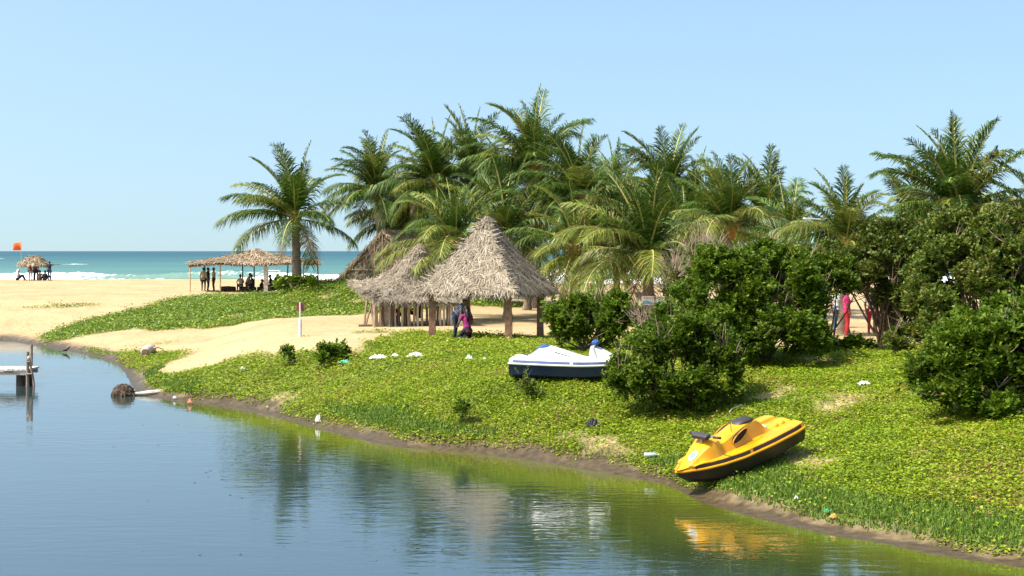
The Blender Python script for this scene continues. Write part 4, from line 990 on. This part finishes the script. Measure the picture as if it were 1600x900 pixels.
def place(root, bow, stern, roll):
    """put a craft with its keel from bow to stern (ground points), rolled about its length"""
    bow, stern = Vector(bow), Vector(stern); x = (stern - bow).normalized(); y = Vector((0, 0, 1)).cross(x).normalized(); z = x.cross(y)
    m = Matrix((x, y, z)).transposed().to_4x4(); m = Matrix.Translation(bow) @ m @ Matrix.Rotation(R(roll), 4, 'X'); root.matrix_world = m

wprof = [(0, .50, .02), (.25, .56, .10), (.6, .72, .22), (.85, .84, .25), (1.0, .88, .24), (1.06, .86, .23), (1.09, .60, .21), (1.2, .60, .21), (1.7, .74, .23), (2.05, .83, .24), (2.3, .82, .25), (2.52, .62, .25), (2.7, .53, .25), (3.0, .46, .2)]
wc = thing('water_scooter', 'white water scooter with navy hull and blue seat parked on the bank', 'watercraft')
craft(wc, 'white', 'navy', 'navystripe', 'bluepad', wprof, 1)
seat_pad(wc, 2.05, 2.52, wprof, 'bluepad', .2, .04); handlebar(wc, .93, .89, 'bluepad')
for s in (-1, 1):
    MB().box((1.72, s * .215, .655), (.42, .025, .02), Matrix.Rotation(R(-15), 3, 'Y')).build('side_slot', 'hole', wc)
MB().tube([(2.62, .1, .52), (2.62, .1, .60), (2.70, .1, .61)], .018, 6).build('fuel_cap', 'rubber', wc)
p = GY(990, 37.3); q = GY(798, 37.9); dv = (q - p).normalized(); place(wc, p + Vector((0, 0, -.02)), p + dv * 3.0 + Vector((0, 0, .04)), -3)

yprof = [(0, .50, .02), (.25, .58, .14), (.6, .76, .26), (.82, .86, .29), (.95, .86, .27), (1.02, .76, .24), (1.1, .74, .23), (1.3, .78, .23), (1.6, .855, .22), (1.75, .885, .21), (2.02, .87, .20), (2.14, .80, .2), (2.30, .60, .2), (2.45, .52, .2), (3.0, .46, .2)]
yc = thing('water_scooter', 'yellow water scooter with dark hull lying bow down at the water edge', 'watercraft')
craft(yc, 'yellow', 'brownhull', 'stripe', 'rubber', yprof, 1)
seat_pad(yc, 1.62, 2.12, yprof, 'rubber', .165, .05); handlebar(yc, .72, .88, 'rubber')
for s in (-1, 1):
    V = []; n = 16
    for i in range(n):
        a = 2 * math.pi * i / n; V.append((1.52 + .24 * math.cos(a) * (1.0 if math.cos(a) < 0 else .8), 0, .725 + .075 * math.sin(a) + .065 * math.cos(a)))
    V2 = [(x, s * (.262 - .06 * (z - .62)), z) for x, _, z in V]; V3 = [(x, s * .15, z) for x, _, z in V]
    rim = mk('side_opening', np.array(V2 + V3), [tuple(range(n)) if s > 0 else tuple(range(n))[::-1]] + [(i, (i + 1) % n, n + (i + 1) % n, n + i) for i in range(n)], 'hole', yc)
    MB().tube([V2[i % n] for i in range(n + 1)], .012, 5).build('opening_rim', 'yellow', rim)
MB().ball((2.32, 0, .575), (.13, .12, .03), 12, 6).build('rear_hatch', 'plastic_w', yc, True)
for xx in (2.62, 2.8): MB().ball((xx, -.12, .52), (.07, .06, .05), 10, 6).build('rear_cleat', 'yellow', yc, True)
MB().tube([(1.34, -.2, .86), (1.36, -.2, 1.24), (1.44, -.2, 1.28), (1.72, -.19, 1.26), (1.80, -.19, 1.18), (1.82, -.19, 1.02)], .009, 6).build('wire_hoop', 'steel', yc)
def decal(rx, rz, mat, lift, par):
    # oval lying on the bow hood
    V = []; n = 20
    for i in range(n):
        a = 2 * math.pi * i / n; xx = .42 + rx * math.cos(a); yy = -.04 + rz * math.sin(a)
        c = np.interp(xx, [q_[0] for q_ in yprof], [q_[1] for q_ in yprof]); g = np.interp(xx, [0, .5, 1.2, 3.0], [.50, .46, .43, .42]); h = np.interp(xx, [q_[0] for q_ in yprof], [q_[2] for q_ in yprof])
        w = np.interp(xx, [0, .12, .4, .8], [.03, .12, .30, .46]); h = min(h, w * .62)
        z = np.interp(abs(yy), [0, h * .42, h * .82, h + .01, h + .05], [c + .005, c, g + (c - g) * .92, g + (c - g) * .62, g + .05 + (c - g) * .18])
        V.append((xx, yy, z + lift))
    V.append((.42, -.04, np.mean([v[2] for v in V]) + .004))
    return mk('bow_emblem' if par is yc else 'emblem_centre', np.array(V), [(i, (i + 1) % n, n) for i in range(n)], mat, par, True)
d1 = decal(.11, .075, 'decal_w', .016, yc); decal(.07, .05, 'decal', .026, d1)
yb = Vector(PX(1064, 778, 28.3)); ys_ = Vector(PX(1240, 688, 30.2)); dv = (ys_ - yb).normalized()
place(yc, yb + Vector((0, 0, 0)), yb + dv * 3.0, 3)
YC = yc
# ------------------------------------------------------------------ people
def person(label, loc, yaw, pose, top, low, hair='short', cat='person', arms=None, lean=0.0, vox=0.02, group=None, scale=1.0, feet='skin', face=True):
    """body primitives merged by a voxel remesh into one continuous surface; faces take the garment of the nearest primitive"""
    J = {}
    if pose in ('stand', 'bend'):
        J.update(pel=(0, 0, .90), che=(0, 0, 1.22), nek=(0, 0, 1.40), hed=(0, -.015, 1.54), hip=.09, knee=[(.10, -.03, .48)] * 2, ank=[(.10, .02, .08)] * 2)
        arm = [((.23, .03, 1.07), (.22, -.06, .84))] * 2
    elif pose == 'ground':
        J.update(pel=(0, 0, .12), che=(0, -.02, .44), nek=(0, -.06, .62), hed=(0, -.09, .76), hip=.10, knee=[(.15, -.40, .42)] * 2, ank=[(.13, -.60, .07)] * 2)
        arm = [((.25, -.16, .36), (.14, -.38, .42))] * 2
    elif pose == 'seat':
        J.update(pel=(0, 0, .42), che=(0, -.03, .74), nek=(0, -.07, .92), hed=(0, -.10, 1.06), hip=.10, knee=[(.12, -.42, .46)] * 2, ank=[(.12, -.44, .07)] * 2)
        arm = [((.25, -.12, .62), (.16, -.34, .54))] * 2
    elif pose == 'kneel':
        J.update(pel=(0, .06, .36), che=(0, .0, .70), nek=(0, -.03, .88), hed=(0.0, -.06, 1.03), hip=.10, knee=[(.14, -.30, .09), (.22, -.26, .09)], ank=[(.10, .14, .06), (.28, .12, .06)])
        arm = [((.25, -.06, .60), (.20, -.28, .48))] * 2
    if arms: arm = [arms.get(0, arm[0]), arms.get(1, arm[1])]
    V3 = Vector
    pel, che, nek, hed = V3(J['pel']), V3(J['che']), V3(J['nek']), V3(J['hed'])
    if lean:
        rot = Matrix.Rotation(lean, 3, 'X'); f = lambda p: pel + rot @ (p - pel); che, nek, hed = f(che), f(nek), f(hed)
        arm = [tuple(V3((s * f(V3((s * p[0], p[1], p[2]))).x, f(V3((p[0], p[1], p[2]))).y, f(V3((p[0], p[1], p[2]))).z)) if False else (lambda q: V3((q.x, q.y, q.z)))(f(V3(p))) for p in a) for s, a in zip((1, -1), arm)]
    up = (nek - che).normalized()
    prim = []   # (kind, points, radii, garment)
    prim.append((['t', [pel + V3((0, 0, -.04)), pel.lerp(che, .5), che, che.lerp(nek, .72)], [.145, .125, .15, .10]], top))
    prim.append((['t', [pel + V3((0, 0, -.07)), pel + V3((0, 0, .03))], [.14, .14]], low))
    prim.append((['t', [nek - up * .07, nek + up * .07], [.055, .05]], 'skin'))
    prim.append((['b', hed, (.075, .095, .115)], 'skin')); prim.append((['b', hed + V3((0, -.055, -.06)), (.05, .05, .05)], 'skin'))
    prim.append((['b', hed + V3((0, -.10, -.015)), (.016, .026, .028)], 'skin'))
    for s in (-1, 1): prim.append((['b', hed + V3((s * .076, .005, -.01)), (.016, .026, .034)], 'skin'))
    for i, s in enumerate((1, -1)):
        sh = che.lerp(nek, .62) + V3((s * .165, 0, 0)); el = V3((s * arm[i][0][0], arm[i][0][1], arm[i][0][2])); wr = V3((s * arm[i][1][0], arm[i][1][1], arm[i][1][2]))
        prim.append((['t', [che.lerp(nek, .55) + V3((s * .06, 0, 0)), sh, sh.lerp(el, .55)], [.085, .062, .052]], top))
        prim.append((['t', [sh.lerp(el, .5), el, wr], [.047, .040, .028]], 'skin'))
        hd = (wr - el).normalized(); pa = wr + hd * .055; prim.append((['t', [wr, pa], [.028, .036]], 'skin'))
        sd = hd.cross(V3((0, 1, 0)) if abs(hd.y) < .8 else V3((0, 0, 1))).normalized()
        for k, (o, l) in enumerate(((-.030, .07), (-.010, .085), (.010, .08), (.030, .062))):
            b0 = pa + sd * o + hd * .02; prim.append((['t', [b0, b0 + hd * l * .5, b0 + hd * l + V3((0, -.012, -.008))], [.012, .011, .009]], 'skin'))
        prim.append((['t', [wr + hd * .02 + sd * .022, wr + hd * .06 + sd * .055, wr + hd * .09 + sd * .062], [.014, .012, .010]], 'skin'))
        hp = pel + V3((s * J['hip'], 0, -.03)); kn = V3((s * J['knee'][i][0], J['knee'][i][1], J['knee'][i][2])); an = V3((s * J['ank'][i][0], J['ank'][i][1], J['ank'][i][2]))
        prim.append((['t', [hp, hp.lerp(kn, .5), kn], [.095, .082, .060]], low)); prim.append((['t', [kn, kn.lerp(an, .4), an], [.060, .056, .042]], low))
        toe = an + V3((0, -.15, -.045)) if pose != 'kneel' else an + V3((0, .14, -.01))
        prim.append((['t', [an + V3((0, .03, -.03)), an.lerp(toe, .6), toe], [.042, .04, .028]], feet))
    mb = MB(); seg = []
    for (k, *a), g in prim:
        if k == 't':
            mb.tube(a[0], a[1], 10); mb.ball(a[0][0], a[1][0] * .98, 8, 6); mb.ball(a[0][-1], a[1][-1] * .98, 8, 6)
            for p0, p1, r0, r1 in zip(a[0][:-1], a[0][1:], a[1][:-1], a[1][1:]): seg.append((p0, p1, r0, r1, g))
        else:
            mb.ball(a[0], a[1], 12, 10); rr_ = min(a[1]); seg.append((a[0], a[0] + V3((0, 0, .001)), rr_, rr_, g))
    tmp = mb.build('tmp_body', 'skin'); md = tmp.modifiers.new('r', 'REMESH'); md.mode = 'VOXEL'; md.voxel_size = vox; md.use_smooth_shade = True
    sm = tmp.modifiers.new('s', 'SMOOTH'); sm.factor = .5; sm.iterations = 2
    me = bpy.data.meshes.new_from_object(tmp.evaluated_get(bpy.context.evaluated_depsgraph_get())); old = tmp.data; bpy.data.objects.remove(tmp); bpy.data.meshes.remove(old)
    me.name = 'person'; gs = list(dict.fromkeys([g for *_, g in seg])); me.materials.clear()
    for g in gs: me.materials.append(M[g])
    n = len(me.polygons); ce = np.zeros(n * 3, np.float32); me.polygons.foreach_get('center', ce); ce = ce.reshape(-1, 3); best = np.full(n, 1e9); mi = np.zeros(n, np.int32)
    for p0, p1, r0, r1, g in seg:
        a = np.array(p0); ab = np.array(p1) - a; t = np.clip(((ce - a) @ ab) / (ab @ ab + 1e-12), 0, 1); dd = np.linalg.norm(ce - a - t[:, None] * ab, axis=1) - (r0 + (r1 - r0) * t)
        k = dd < best; best[k] = dd[k]; mi[k] = gs.index(g)
    me.polygons.foreach_set('material_index', mi); me.polygons.foreach_set('use_smooth', np.ones(n, bool)); me.update()
    o = bpy.data.objects.new('person', me); C.objects.link(o); o.location = loc; o.rotation_euler = (0, 0, yaw); o.scale = (scale,) * 3
    tag(o, label, cat, group)
    hb_ = MB(); hb_.ball(hed + V3((0, .018, .03)), (.088, .098, .105), 14, 10, jit=.02)
    if hair == 'long':
        bk_ = hed + V3((0, .09, -.02)); hb_.tube([bk_ + V3((0, -.03, .06)), bk_ + V3((0, .02, -.10)), che.lerp(nek, .5) + V3((.01, .13, 0)), che + V3((.02, .15, -.08))], [.075, .085, .075, .03], 10, jit=.06)
    elif hair == 'scarf': hb_.tube([hed + V3((0, .04, .02)), nek + V3((0, .05, 0)), che + V3((0, .10, .05))], [.10, .10, .12], 10)
    hb_.build('hair' if hair != 'scarf' else 'head_cloth', 'hair' if hair != 'scarf' else top, o, True)
    if face:
        for s in (-1, 1): MB().ball(hed + V3((s * .032, -.083, .012)), .011, 8, 6).build('eye', 'eye', o, True)
    return o

PI = math.pi
away, toward, right, left = PI, 0.0, PI / 2, -PI / 2
def at(px, Y, dz=0.0): v = GY(px, Y); return (v.x, v.y, v.z + dz)
# the couple under the largest hut
person('person with long black hair in magenta top kneeling under the largest hut', at(729, 51.6), away + .5, 'kneel', 'c_magenta', 'c_dark', 'long', vox=.013)
person('person in plaid shirt and dark jeans bending forward behind the magenta top', at(711, 52.0), right - .15, 'bend', 'c_plaid', 'c_navy', lean=.62, vox=.013, scale=.92, arms={0: ((.20, -.25, 1.02), (.14, -.42, .90)), 1: ((.20, -.22, 1.02), (.16, -.40, .92))})
# in the fenced hut
person('seated person in magenta dress behind the stick fence', at(613, 63.8), toward + .3, 'ground', 'c_magenta', 'c_magenta', 'long', scale=1.1)
person('seated person in dark shirt in the middle behind the stick fence', at(633, 64.0), toward - .4, 'seat', 'c_navy', 'c_dark')
person('seated person in black, rightmost behind the stick fence', at(655, 64.2), left, 'seat', 'c_dark', 'c_dark', scale=1.1)
# beach pavilion
person('standing person in khaki shirt, back turned, left under the beach pavilion', at(318, 106.5), away, 'stand', 'c_khaki', 'c_dark')
person('standing person in dark clothes between two others at the pavilion', at(325, 107.2), right, 'stand', 'c_dark', 'c_navy')
person('standing person in pale shirt facing left under the beach pavilion', at(334, 106.8), left, 'stand', 'c_beige', 'c_dark')
person('seated person in beige, leftmost of those sitting under the pavilion', at(376, 106.9), away + .4, 'seat', 'c_beige', 'c_dark')
person('seated person in tan shirt leaning forward under the pavilion hump', at(386, 107.2, .12), right, 'seat', 'c_tan', 'c_dark', lean=.2)
person('seated person in dark clothes just left of the stone pillar', at(395, 106.9), left + .3, 'seat', 'c_dark', 'c_dark')
person('crouching dark figure hidden behind the stone pillar', at(408, 107.4), right, 'ground', 'c_dark', 'c_dark')
person('seated dark figure right of the stone pillar', at(424, 107.2), left, 'seat', 'c_dark', 'c_navy')
person('seated person in black, rightmost under the pavilion', at(433, 107.2, .06), away, 'seat', 'c_dark', 'c_dark')
# parasol on the beach
person('person in maroon standing under the small thatched umbrella', at(48, 131.6), toward, 'stand', 'c_maroon', 'c_khaki')
person('person in dark purple standing under the thatched umbrella, right of maroon', at(56.5, 131.8), toward + .5, 'stand', 'c_maroon', 'c_dark')
person('person in black top and jeans pointing out with raised arm on the beach', at(77.5, 131.5), away, 'stand', 'c_dark', 'c_jeans', arms={1: ((.42, -.05, 1.36), (.66, -.10, 1.38))})
person('bare-backed seated child beside the umbrella', at(62, 131), away, 'ground', 'skin', 'c_dark')
person('seated person in dark clothes right of the bare-backed child', at(69.5, 131), away - .5, 'ground', 'c_dark', 'c_dark')
person('person in white with head cloth sitting left of the flag pole', at(27, 133), right, 'ground', 'c_white', 'c_dark', 'scarf', scale=1.1)
# behind the grove
person('dark clad person sitting on the long concrete bench', at(922, 93.2), right + .4, 'seat', 'c_maroon', 'c_dark', scale=1.1)
person('person with black hair farther along the bench, half hidden by shrub', at(940, 95), toward, 'seat', 'c_dark', 'c_dark')
person('person in dark red standing behind the printed signboard', at(1040, 72), left, 'stand', 'c_maroon', 'c_maroon')
# gap in the hedge
person('person in bright pink top and red trousers seen through the hedge gap', at(1323, 54), right, 'stand', 'c_pink', 'c_red')
person('person in white top and red shorts in the hedge gap', at(1362, 55), toward, 'stand', 'c_white', 'c_red')
person('person in blue trousers rightmost in the hedge gap', at(1391, 55.5), left, 'stand', 'c_khaki', 'c_blue')
person('person in white shirt left of the pink top behind the hedge', at(1308, 58), toward, 'stand', 'c_white', 'c_jeans')

# ------------------------------------------------------------------ jetty
def jetty():
    Y = 51.0; top = .58; xr = PX(44, 0, Y)[0]; base = Vector((xr, Y, 0)); root = thing('wooden_jetty', 'weathered plank jetty reaching in from the left edge', 'jetty', base)
    rr = random.Random(3)
    for k in range(26):
        x = -.02 - k * .165; MB().box((x - .07, .62 + rr.uniform(-.03, .03), top - .03 + rr.uniform(-.006, .006)), (.15, 1.35, .05), jit=.006).build('plank', 'plank', root)
    for y in (.02, 1.2): MB().box((-2.15, y, top - .135), (4.2, .10, .14), jit=.005).build('beam', 'plank', root)
    MB().box((-2.3, -.045, top - .11), (4.0, .03, .05), jit=.004).build('edge_board', 'jpost', root)
    for x in (-.32, -2.6):
        for y in (.25, 1.05): MB().tube([(x, y, -.9), (x, y, .2), (x, y, top - .2)], [.155, .155, .15], 10, jit=.03).build('pile', 'pile', root)
    MB().tube([(-.30, 1.28, -.9), (-.29, 1.28, 1.32)], [.055, .05], 8, jit=.04).build('post', 'jpost', root)
    MB().tube([(.0, -.10, -.9), (.02, -.10, 1.16)], [.06, .05], 8, jit=.04).build('post', 'jpost', root)
    lad = MB().tube([(.30, -.12, -.6), (.21, -.12, .25), (.06, -.12, .98)], .038, 8, jit=.04).build('ladder_leg', 'jpost', root)
    for z in (.42, .82): MB().tube([(.0, -.17, z), (.22 - .17 * (z - .25), -.17, z + .01)], .03, 6).build('rung', 'jpost', lad)
    MB().ball((.06, -.12, .95), (.06, .06, .08), 8, 6, jit=.1).build('rope_lashing', 'palelog', root)
jetty()

# ------------------------------------------------------------------ signs, lamp, bench
b = Vector(G(469, 526)); t = thing('sign_post', 'white post carrying a small blank maroon plate on the sand', 'sign', b); sc = b.y / F
MB().tube([(0, 0, -.2), (0, 0, 20 * sc), (0, 0, 27 * sc)], [2.8 * sc, 2.8 * sc, 2.6 * sc], 10).build('sleeve', 'whitepaint', t)
MB().tube([(0, 0, 26 * sc), (.0, 0, 54 * sc)], 1.0 * sc, 8).build('pole', 'whitepaint', t)
pl = MB().box((.4 * sc, .04, 46.5 * sc), (12.5 * sc, .02, 13 * sc)).build('plate', 'sign_red', t)

Ys = 54.0; b = GY(1022, Ys); t = thing('printed_signboard', 'small white signboard with red lettering and blue wave print', 'sign', b)
c = Vector(PX(1022, 469.5, Ys)) - b; w, h = 39 * Ys / F, 13.5 * Ys / F
bd = MB().box(c, (w, .025, h)).build('board', 'whitepaint', t)
for px in (1006, 1038): MB().tube([Vector((PX(px, 0, Ys)[0] - b.x, .04, -.2)), Vector((PX(px, 0, Ys)[0] - b.x, .04, c.z + h / 2))], .022, 6).build('leg', 'pole_dark', t)
rr = random.Random(2)
for row, (z, hh) in enumerate(((.34, .13), (.17, .09))):
    x = -.40
    while x < (.42 if row == 0 else .1):
        ww = rr.uniform(.02, .045); MB().box(c + Vector((x * w + ww / 2, -.0145, z * h)), (ww * .8, .004, hh * h * rr.uniform(.7, 1.1))).build('lettering', 'ink_red', bd); x += (ww + .012) / w
V = [c + Vector((-w * .44, -.0150, -h * .42)), c + Vector((w * .44, -.0150, -h * .42))]; top_ = [c + Vector((w * .44 - i * w * .088, -.0150, h * (-.22 + .12 * math.sin(i * .9) + .012 * i))) for i in range(11)]
mk('wave_print', np.array(V + top_), [tuple(range(len(V) + len(top_)))], 'ink_blue', bd)
MB().box(c + Vector((w * .03, -.02, 0)), (.03, .02, h * 1.05)).build('board_strut', 'pole_dark', t)

Yl = 56.0; b = GY(1271, Yl); t = thing('lamp_pole', 'teal lamp pole with flat pale panel head above the hedge', 'street lamp', b)
top_ = Vector(PX(1271, 344, Yl)) - b; MB().tube([(0, 0, -.3), top_], .085, 10).build('pole', 'teal_pole', t, True)
MB().box(top_ + Vector((-.05, 0, .05)), (.58, .42, .05), Matrix.Rotation(R(4), 3, 'Y')).build('panel', 'whitepaint', t); MB().box(top_ + Vector((0, 0, -.0)), (.12, .12, .12)).build('bracket', 'teal_pole', t)

Yb = 93.0; b = GY(925, Yb); t = thing('concrete_bench', 'long low grey concrete bench on the sand behind the palms', 'bench', b)
MB().box((0, .0, .42), (6.6, .5, .13), jit=.008).build('seat_slab', 'concrete', t)
for x in (-2.9, -1, 1, 2.9): MB().box((x, 0, .16), (.28, .42, .42), jit=.008).build('support', 'concrete', t)
b = GY(790, 88); t = thing('concrete_bench', 'low grey bench seen through the largest hut under its eave', 'bench', b)
MB().box((0, .0, .42), (3.4, .5, .13), jit=.008).build('seat_slab', 'concrete', t)
for x in (-1.4, 1.4): MB().box((x, 0, .16), (.28, .42, .42), jit=.008).build('support', 'concrete', t)

# ------------------------------------------------------------------ birds
def bird(name, label, loc, yaw, m, s=1.0, pitch=0.0):
    t = thing(name, label, 'bird', loc, yaw); t.scale = (s,) * 3
    body = []; rings = [(-.20, .02, .0), (-.14, .05, .0), (-.05, .075, .01), (.05, .07, .03), (.11, .045, .06), (.15, .042, .085), (.19, .034, .09), (.215, .012, .085), (.26, .004, .075)]
    rot = Matrix.Rotation(-pitch, 3, 'Y'); lift = Vector((0, 0, .13))
    MB().tube([rot @ Vector((x, 0, z)) + lift for x, r_, z in rings], [r_ for _, r_, _ in rings], 10).build('body', m, t, True)
    mb = MB(); mb.add([rot @ Vector(p) + lift for p in ((-.16, -.03, .02), (-.16, .03, .02), (-.36, .045, -.01), (-.36, -.045, -.01), (-.16, -.03, .0), (-.16, .03, .0), (-.36, .045, -.02), (-.36, -.045, -.02))],
                      [(0, 1, 2, 3), (7, 6, 5, 4), (0, 3, 7, 4), (1, 5, 6, 2), (0, 4, 5, 1), (3, 2, 6, 7)]); mb.build('tail', m, t)
    for s_ in (-1, 1):
        MB().ball(rot @ Vector((-.04, s_ * .07, .015)) + lift, (.16, .018, .05), 10, 6, rot).build('wing', m, t, True)
        MB().tube([(0, s_ * .03, .08), (.01, s_ * .03, 0)], .008, 5).build('leg', m, t)
best = None
for ch in PALM_R.children:                       # the crow sits on the frond that arches highest over the right side
    if not ch.name.startswith('frond'): continue
    mw = Matrix.LocRotScale(ch.location, ch.rotation_euler, ch.scale)
    for i in range(24, 56, 4):
        w_ = Vector(PALM_R.location) + mw @ ch.data.vertices[i].co; qx, qy = 800 + F * w_.x / w_.y, HOR + F * (CAMZ - w_.z) / w_.y
        sc_ = abs(qx - 1558) * 1.5 + qy if 1535 < qx < 1595 and qy > 245 else 1e6
        if best is None or sc_ < best[0]: best = (sc_, w_)
bird('crow', 'black crow perched on a frond of the large right-hand palm', tuple(best[1] + Vector((0, -.02, .02))), .5, 'bird', 1.15, .7)
g = G(104, 551); bird('wading_bird', 'dark bird at the water edge on the far left bank', (g[0], g[1], .02), 0.15, 'bird_brown', .85, .3)

# ------------------------------------------------------------------ logs and litter
g = Vector(G(193, 618)); t = thing('tree_stump', 'dark fibrous stump lying in the shallows', 'stump', (g.x, g.y, 0))
mb = MB(); rr = random.Random(4)
mb.ball((0, 0, .05), (.36, .34, .30), 26, 16, jit=.10); mb.build('root_ball', 'husk', t)
for k in range(9):
    a = rr.uniform(0, 6.28); MB().tube([(math.cos(a) * .28, math.sin(a) * .26, .12), (math.cos(a) * .42, math.sin(a) * .4, .03), (math.cos(a) * .5, math.sin(a) * .5, -.08)], [.035, .025, .01], 5).build('root', 'husk', t)
t = thing('driftwood_plank', 'bleached driftwood plank running from the stump to the grass', 'driftwood', (g.x + .35, g.y, .02))
MB().tube([(0, 0, .03), (.5, .05, .06), (1.15, .2, .12)], [.05, .08, .04], 8, jit=.15).build('wood', 'palelog', t)
g = Vector(G(230, 556)); t = thing('bleached_log', 'pale sawn log with reddish end on the far bank', 'log', g)
MB().tube([(0, -.35, .19), (0, .1, .23), (.02, .7, .24)], [.19, .20, .18], 14, jit=.03).build('log', 'palelog', t, True); MB().ball((0, -.352, .19), (.15, .012, .14), 14, 6).build('sawn_end', 'logend', t, True)
for k, (dx, dz) in enumerate(((-.3, .3), (.35, .32))): MB().tube([(0, .3, .25), (dx, .35, dz), (dx * 1.6, .4, dz - .06)], [.05, .035, .015], 6).build('branch_stub', 'palelog', t)

def crumple(label, px, py, w, h, mat, seed, cat='litter', name='plastic_litter', dep=.5, group='plastic litter on the bank'):
    g = Vector(G(px, py)); s = g.y / F; rr = np.random.default_rng(seed); t = thing(name, label, cat, g, 0, group); n, m_ = 12, 8; V = []
    for j in range(m_):
        for i in range(n):
            u, v = i / (n - 1) - .5, j / (m_ - 1) - .5; e = max(0, 1 - (2 * abs(u)) ** 3) * max(0, 1 - (2 * abs(v)) ** 3)
            V.append((u * w * s, v * w * s * dep, .05 + h * s * e * rr.uniform(.35, 1.1) + rr.normal(0, .01)))
    o = mk('sheet', np.array(V), [(j * n + i, j * n + i + 1, (j + 1) * n + i + 1, (j + 1) * n + i) for j in range(m_ - 1) for i in range(n - 1)], mat, t); md = o.modifiers.new('thick', 'SOLIDIFY'); md.thickness = .006
crumple('crumpled white sack, leftmost and longest of the white litter below the huts', 592, 562, 30, 6, 'plastic_w', 1)
crumple('small whitish rag in the middle of the white litter row', 618, 560, 15, 5, 'plastic_w', 2)
crumple('white plastic sheet, rightmost of the white litter row below the huts', 650, 559, 28, 6, 'plastic_w', 3)
crumple('turquoise plastic piece beside the small dark bush', 540, 570, 20, 5, 'plastic_teal', 4)
crumple('white scrap on the slope far left below the sand path', 380, 580, 10, 6, 'plastic_w', 5)
crumple('white scrap right above the slope, between hut and white craft', 733, 564, 12, 7, 'plastic_w', 6)
crumple('white bag standing at the waterline with its reflection', 497, 662, 9, 11, 'plastic_w', 7)
crumple('salmon pink plastic lump at the waterline near the stump', 297, 632, 8, 7, 'plastic_pink', 8)
crumple('small white scrap at the waterline near the salmon lump', 273, 625, 6, 4, 'plastic_w', 9)
crumple('green wrapper in the grass at the lower right', 1292, 806, 8, 6, 'plastic_green', 10)
crumple('orange yellow wrapper beside the green wrapper', 1302, 815, 11, 6, 'plastic_orange', 11)
crumple('white scrap in the grass above the green wrapper', 1244, 784, 7, 5, 'plastic_w', 12)
crumple('black plastic bundle on the slope right of the bare patch', 926, 668, 20, 11, 'plastic_black', 13)
crumple('white scrap high on the right-hand slope below the hedge', 1350, 603, 18, 5, 'plastic_w', 14)
crumple('flat pale scrap on the middle of the slope', 757, 565, 6, 4, 'plastic_w', 15)
g = Vector(G(1018, 717)); t = thing('plastic_bottle', 'clear plastic bottle lying in the creeper left of the yellow craft', 'bottle', g + Vector((0, 0, .07)))
MB().tube([(-.15, 0, 0), (-.145, 0, 0), (.06, 0.01, 0), (.11, .01, 0), (.13, .01, 0)], [.03, .045, .045, .018, .016], 10).build('bottle_body', 'glassy', t, True); MB().tube([(.128, .01, 0), (.15, .01, 0)], .019, 8).build('cap', 'plastic_w', t)
# scum and fallen leaves drifting on the creek
n = 170; lpx = np.concatenate([rng.normal(430, 60, 60), rng.normal(1130, 60, 70), rng.uniform(150, 900, 40)]); lpy = np.concatenate([rng.normal(752, 14, 60), rng.normal(868, 9, 70), rng.uniform(640, 880, 40)])
lY = CAMZ * F / (lpy - HOR); lX = (lpx - 800) / F * lY; k = shore_d(lX, lY) < -.3; lX, lY = lX[k], lY[k]
V, Fc = leaves_mesh(np.stack([lX, lY, np.full(len(lX), .006)], -1), np.full(len(lX), .055), .02)
V[:, 2] = np.clip(V[:, 2], .004, .012)
tag(mk('floating_leaves', V, Fc, 'husk'), 'specks of fallen leaves drifting on the creek', 'leaves', kind='stuff')
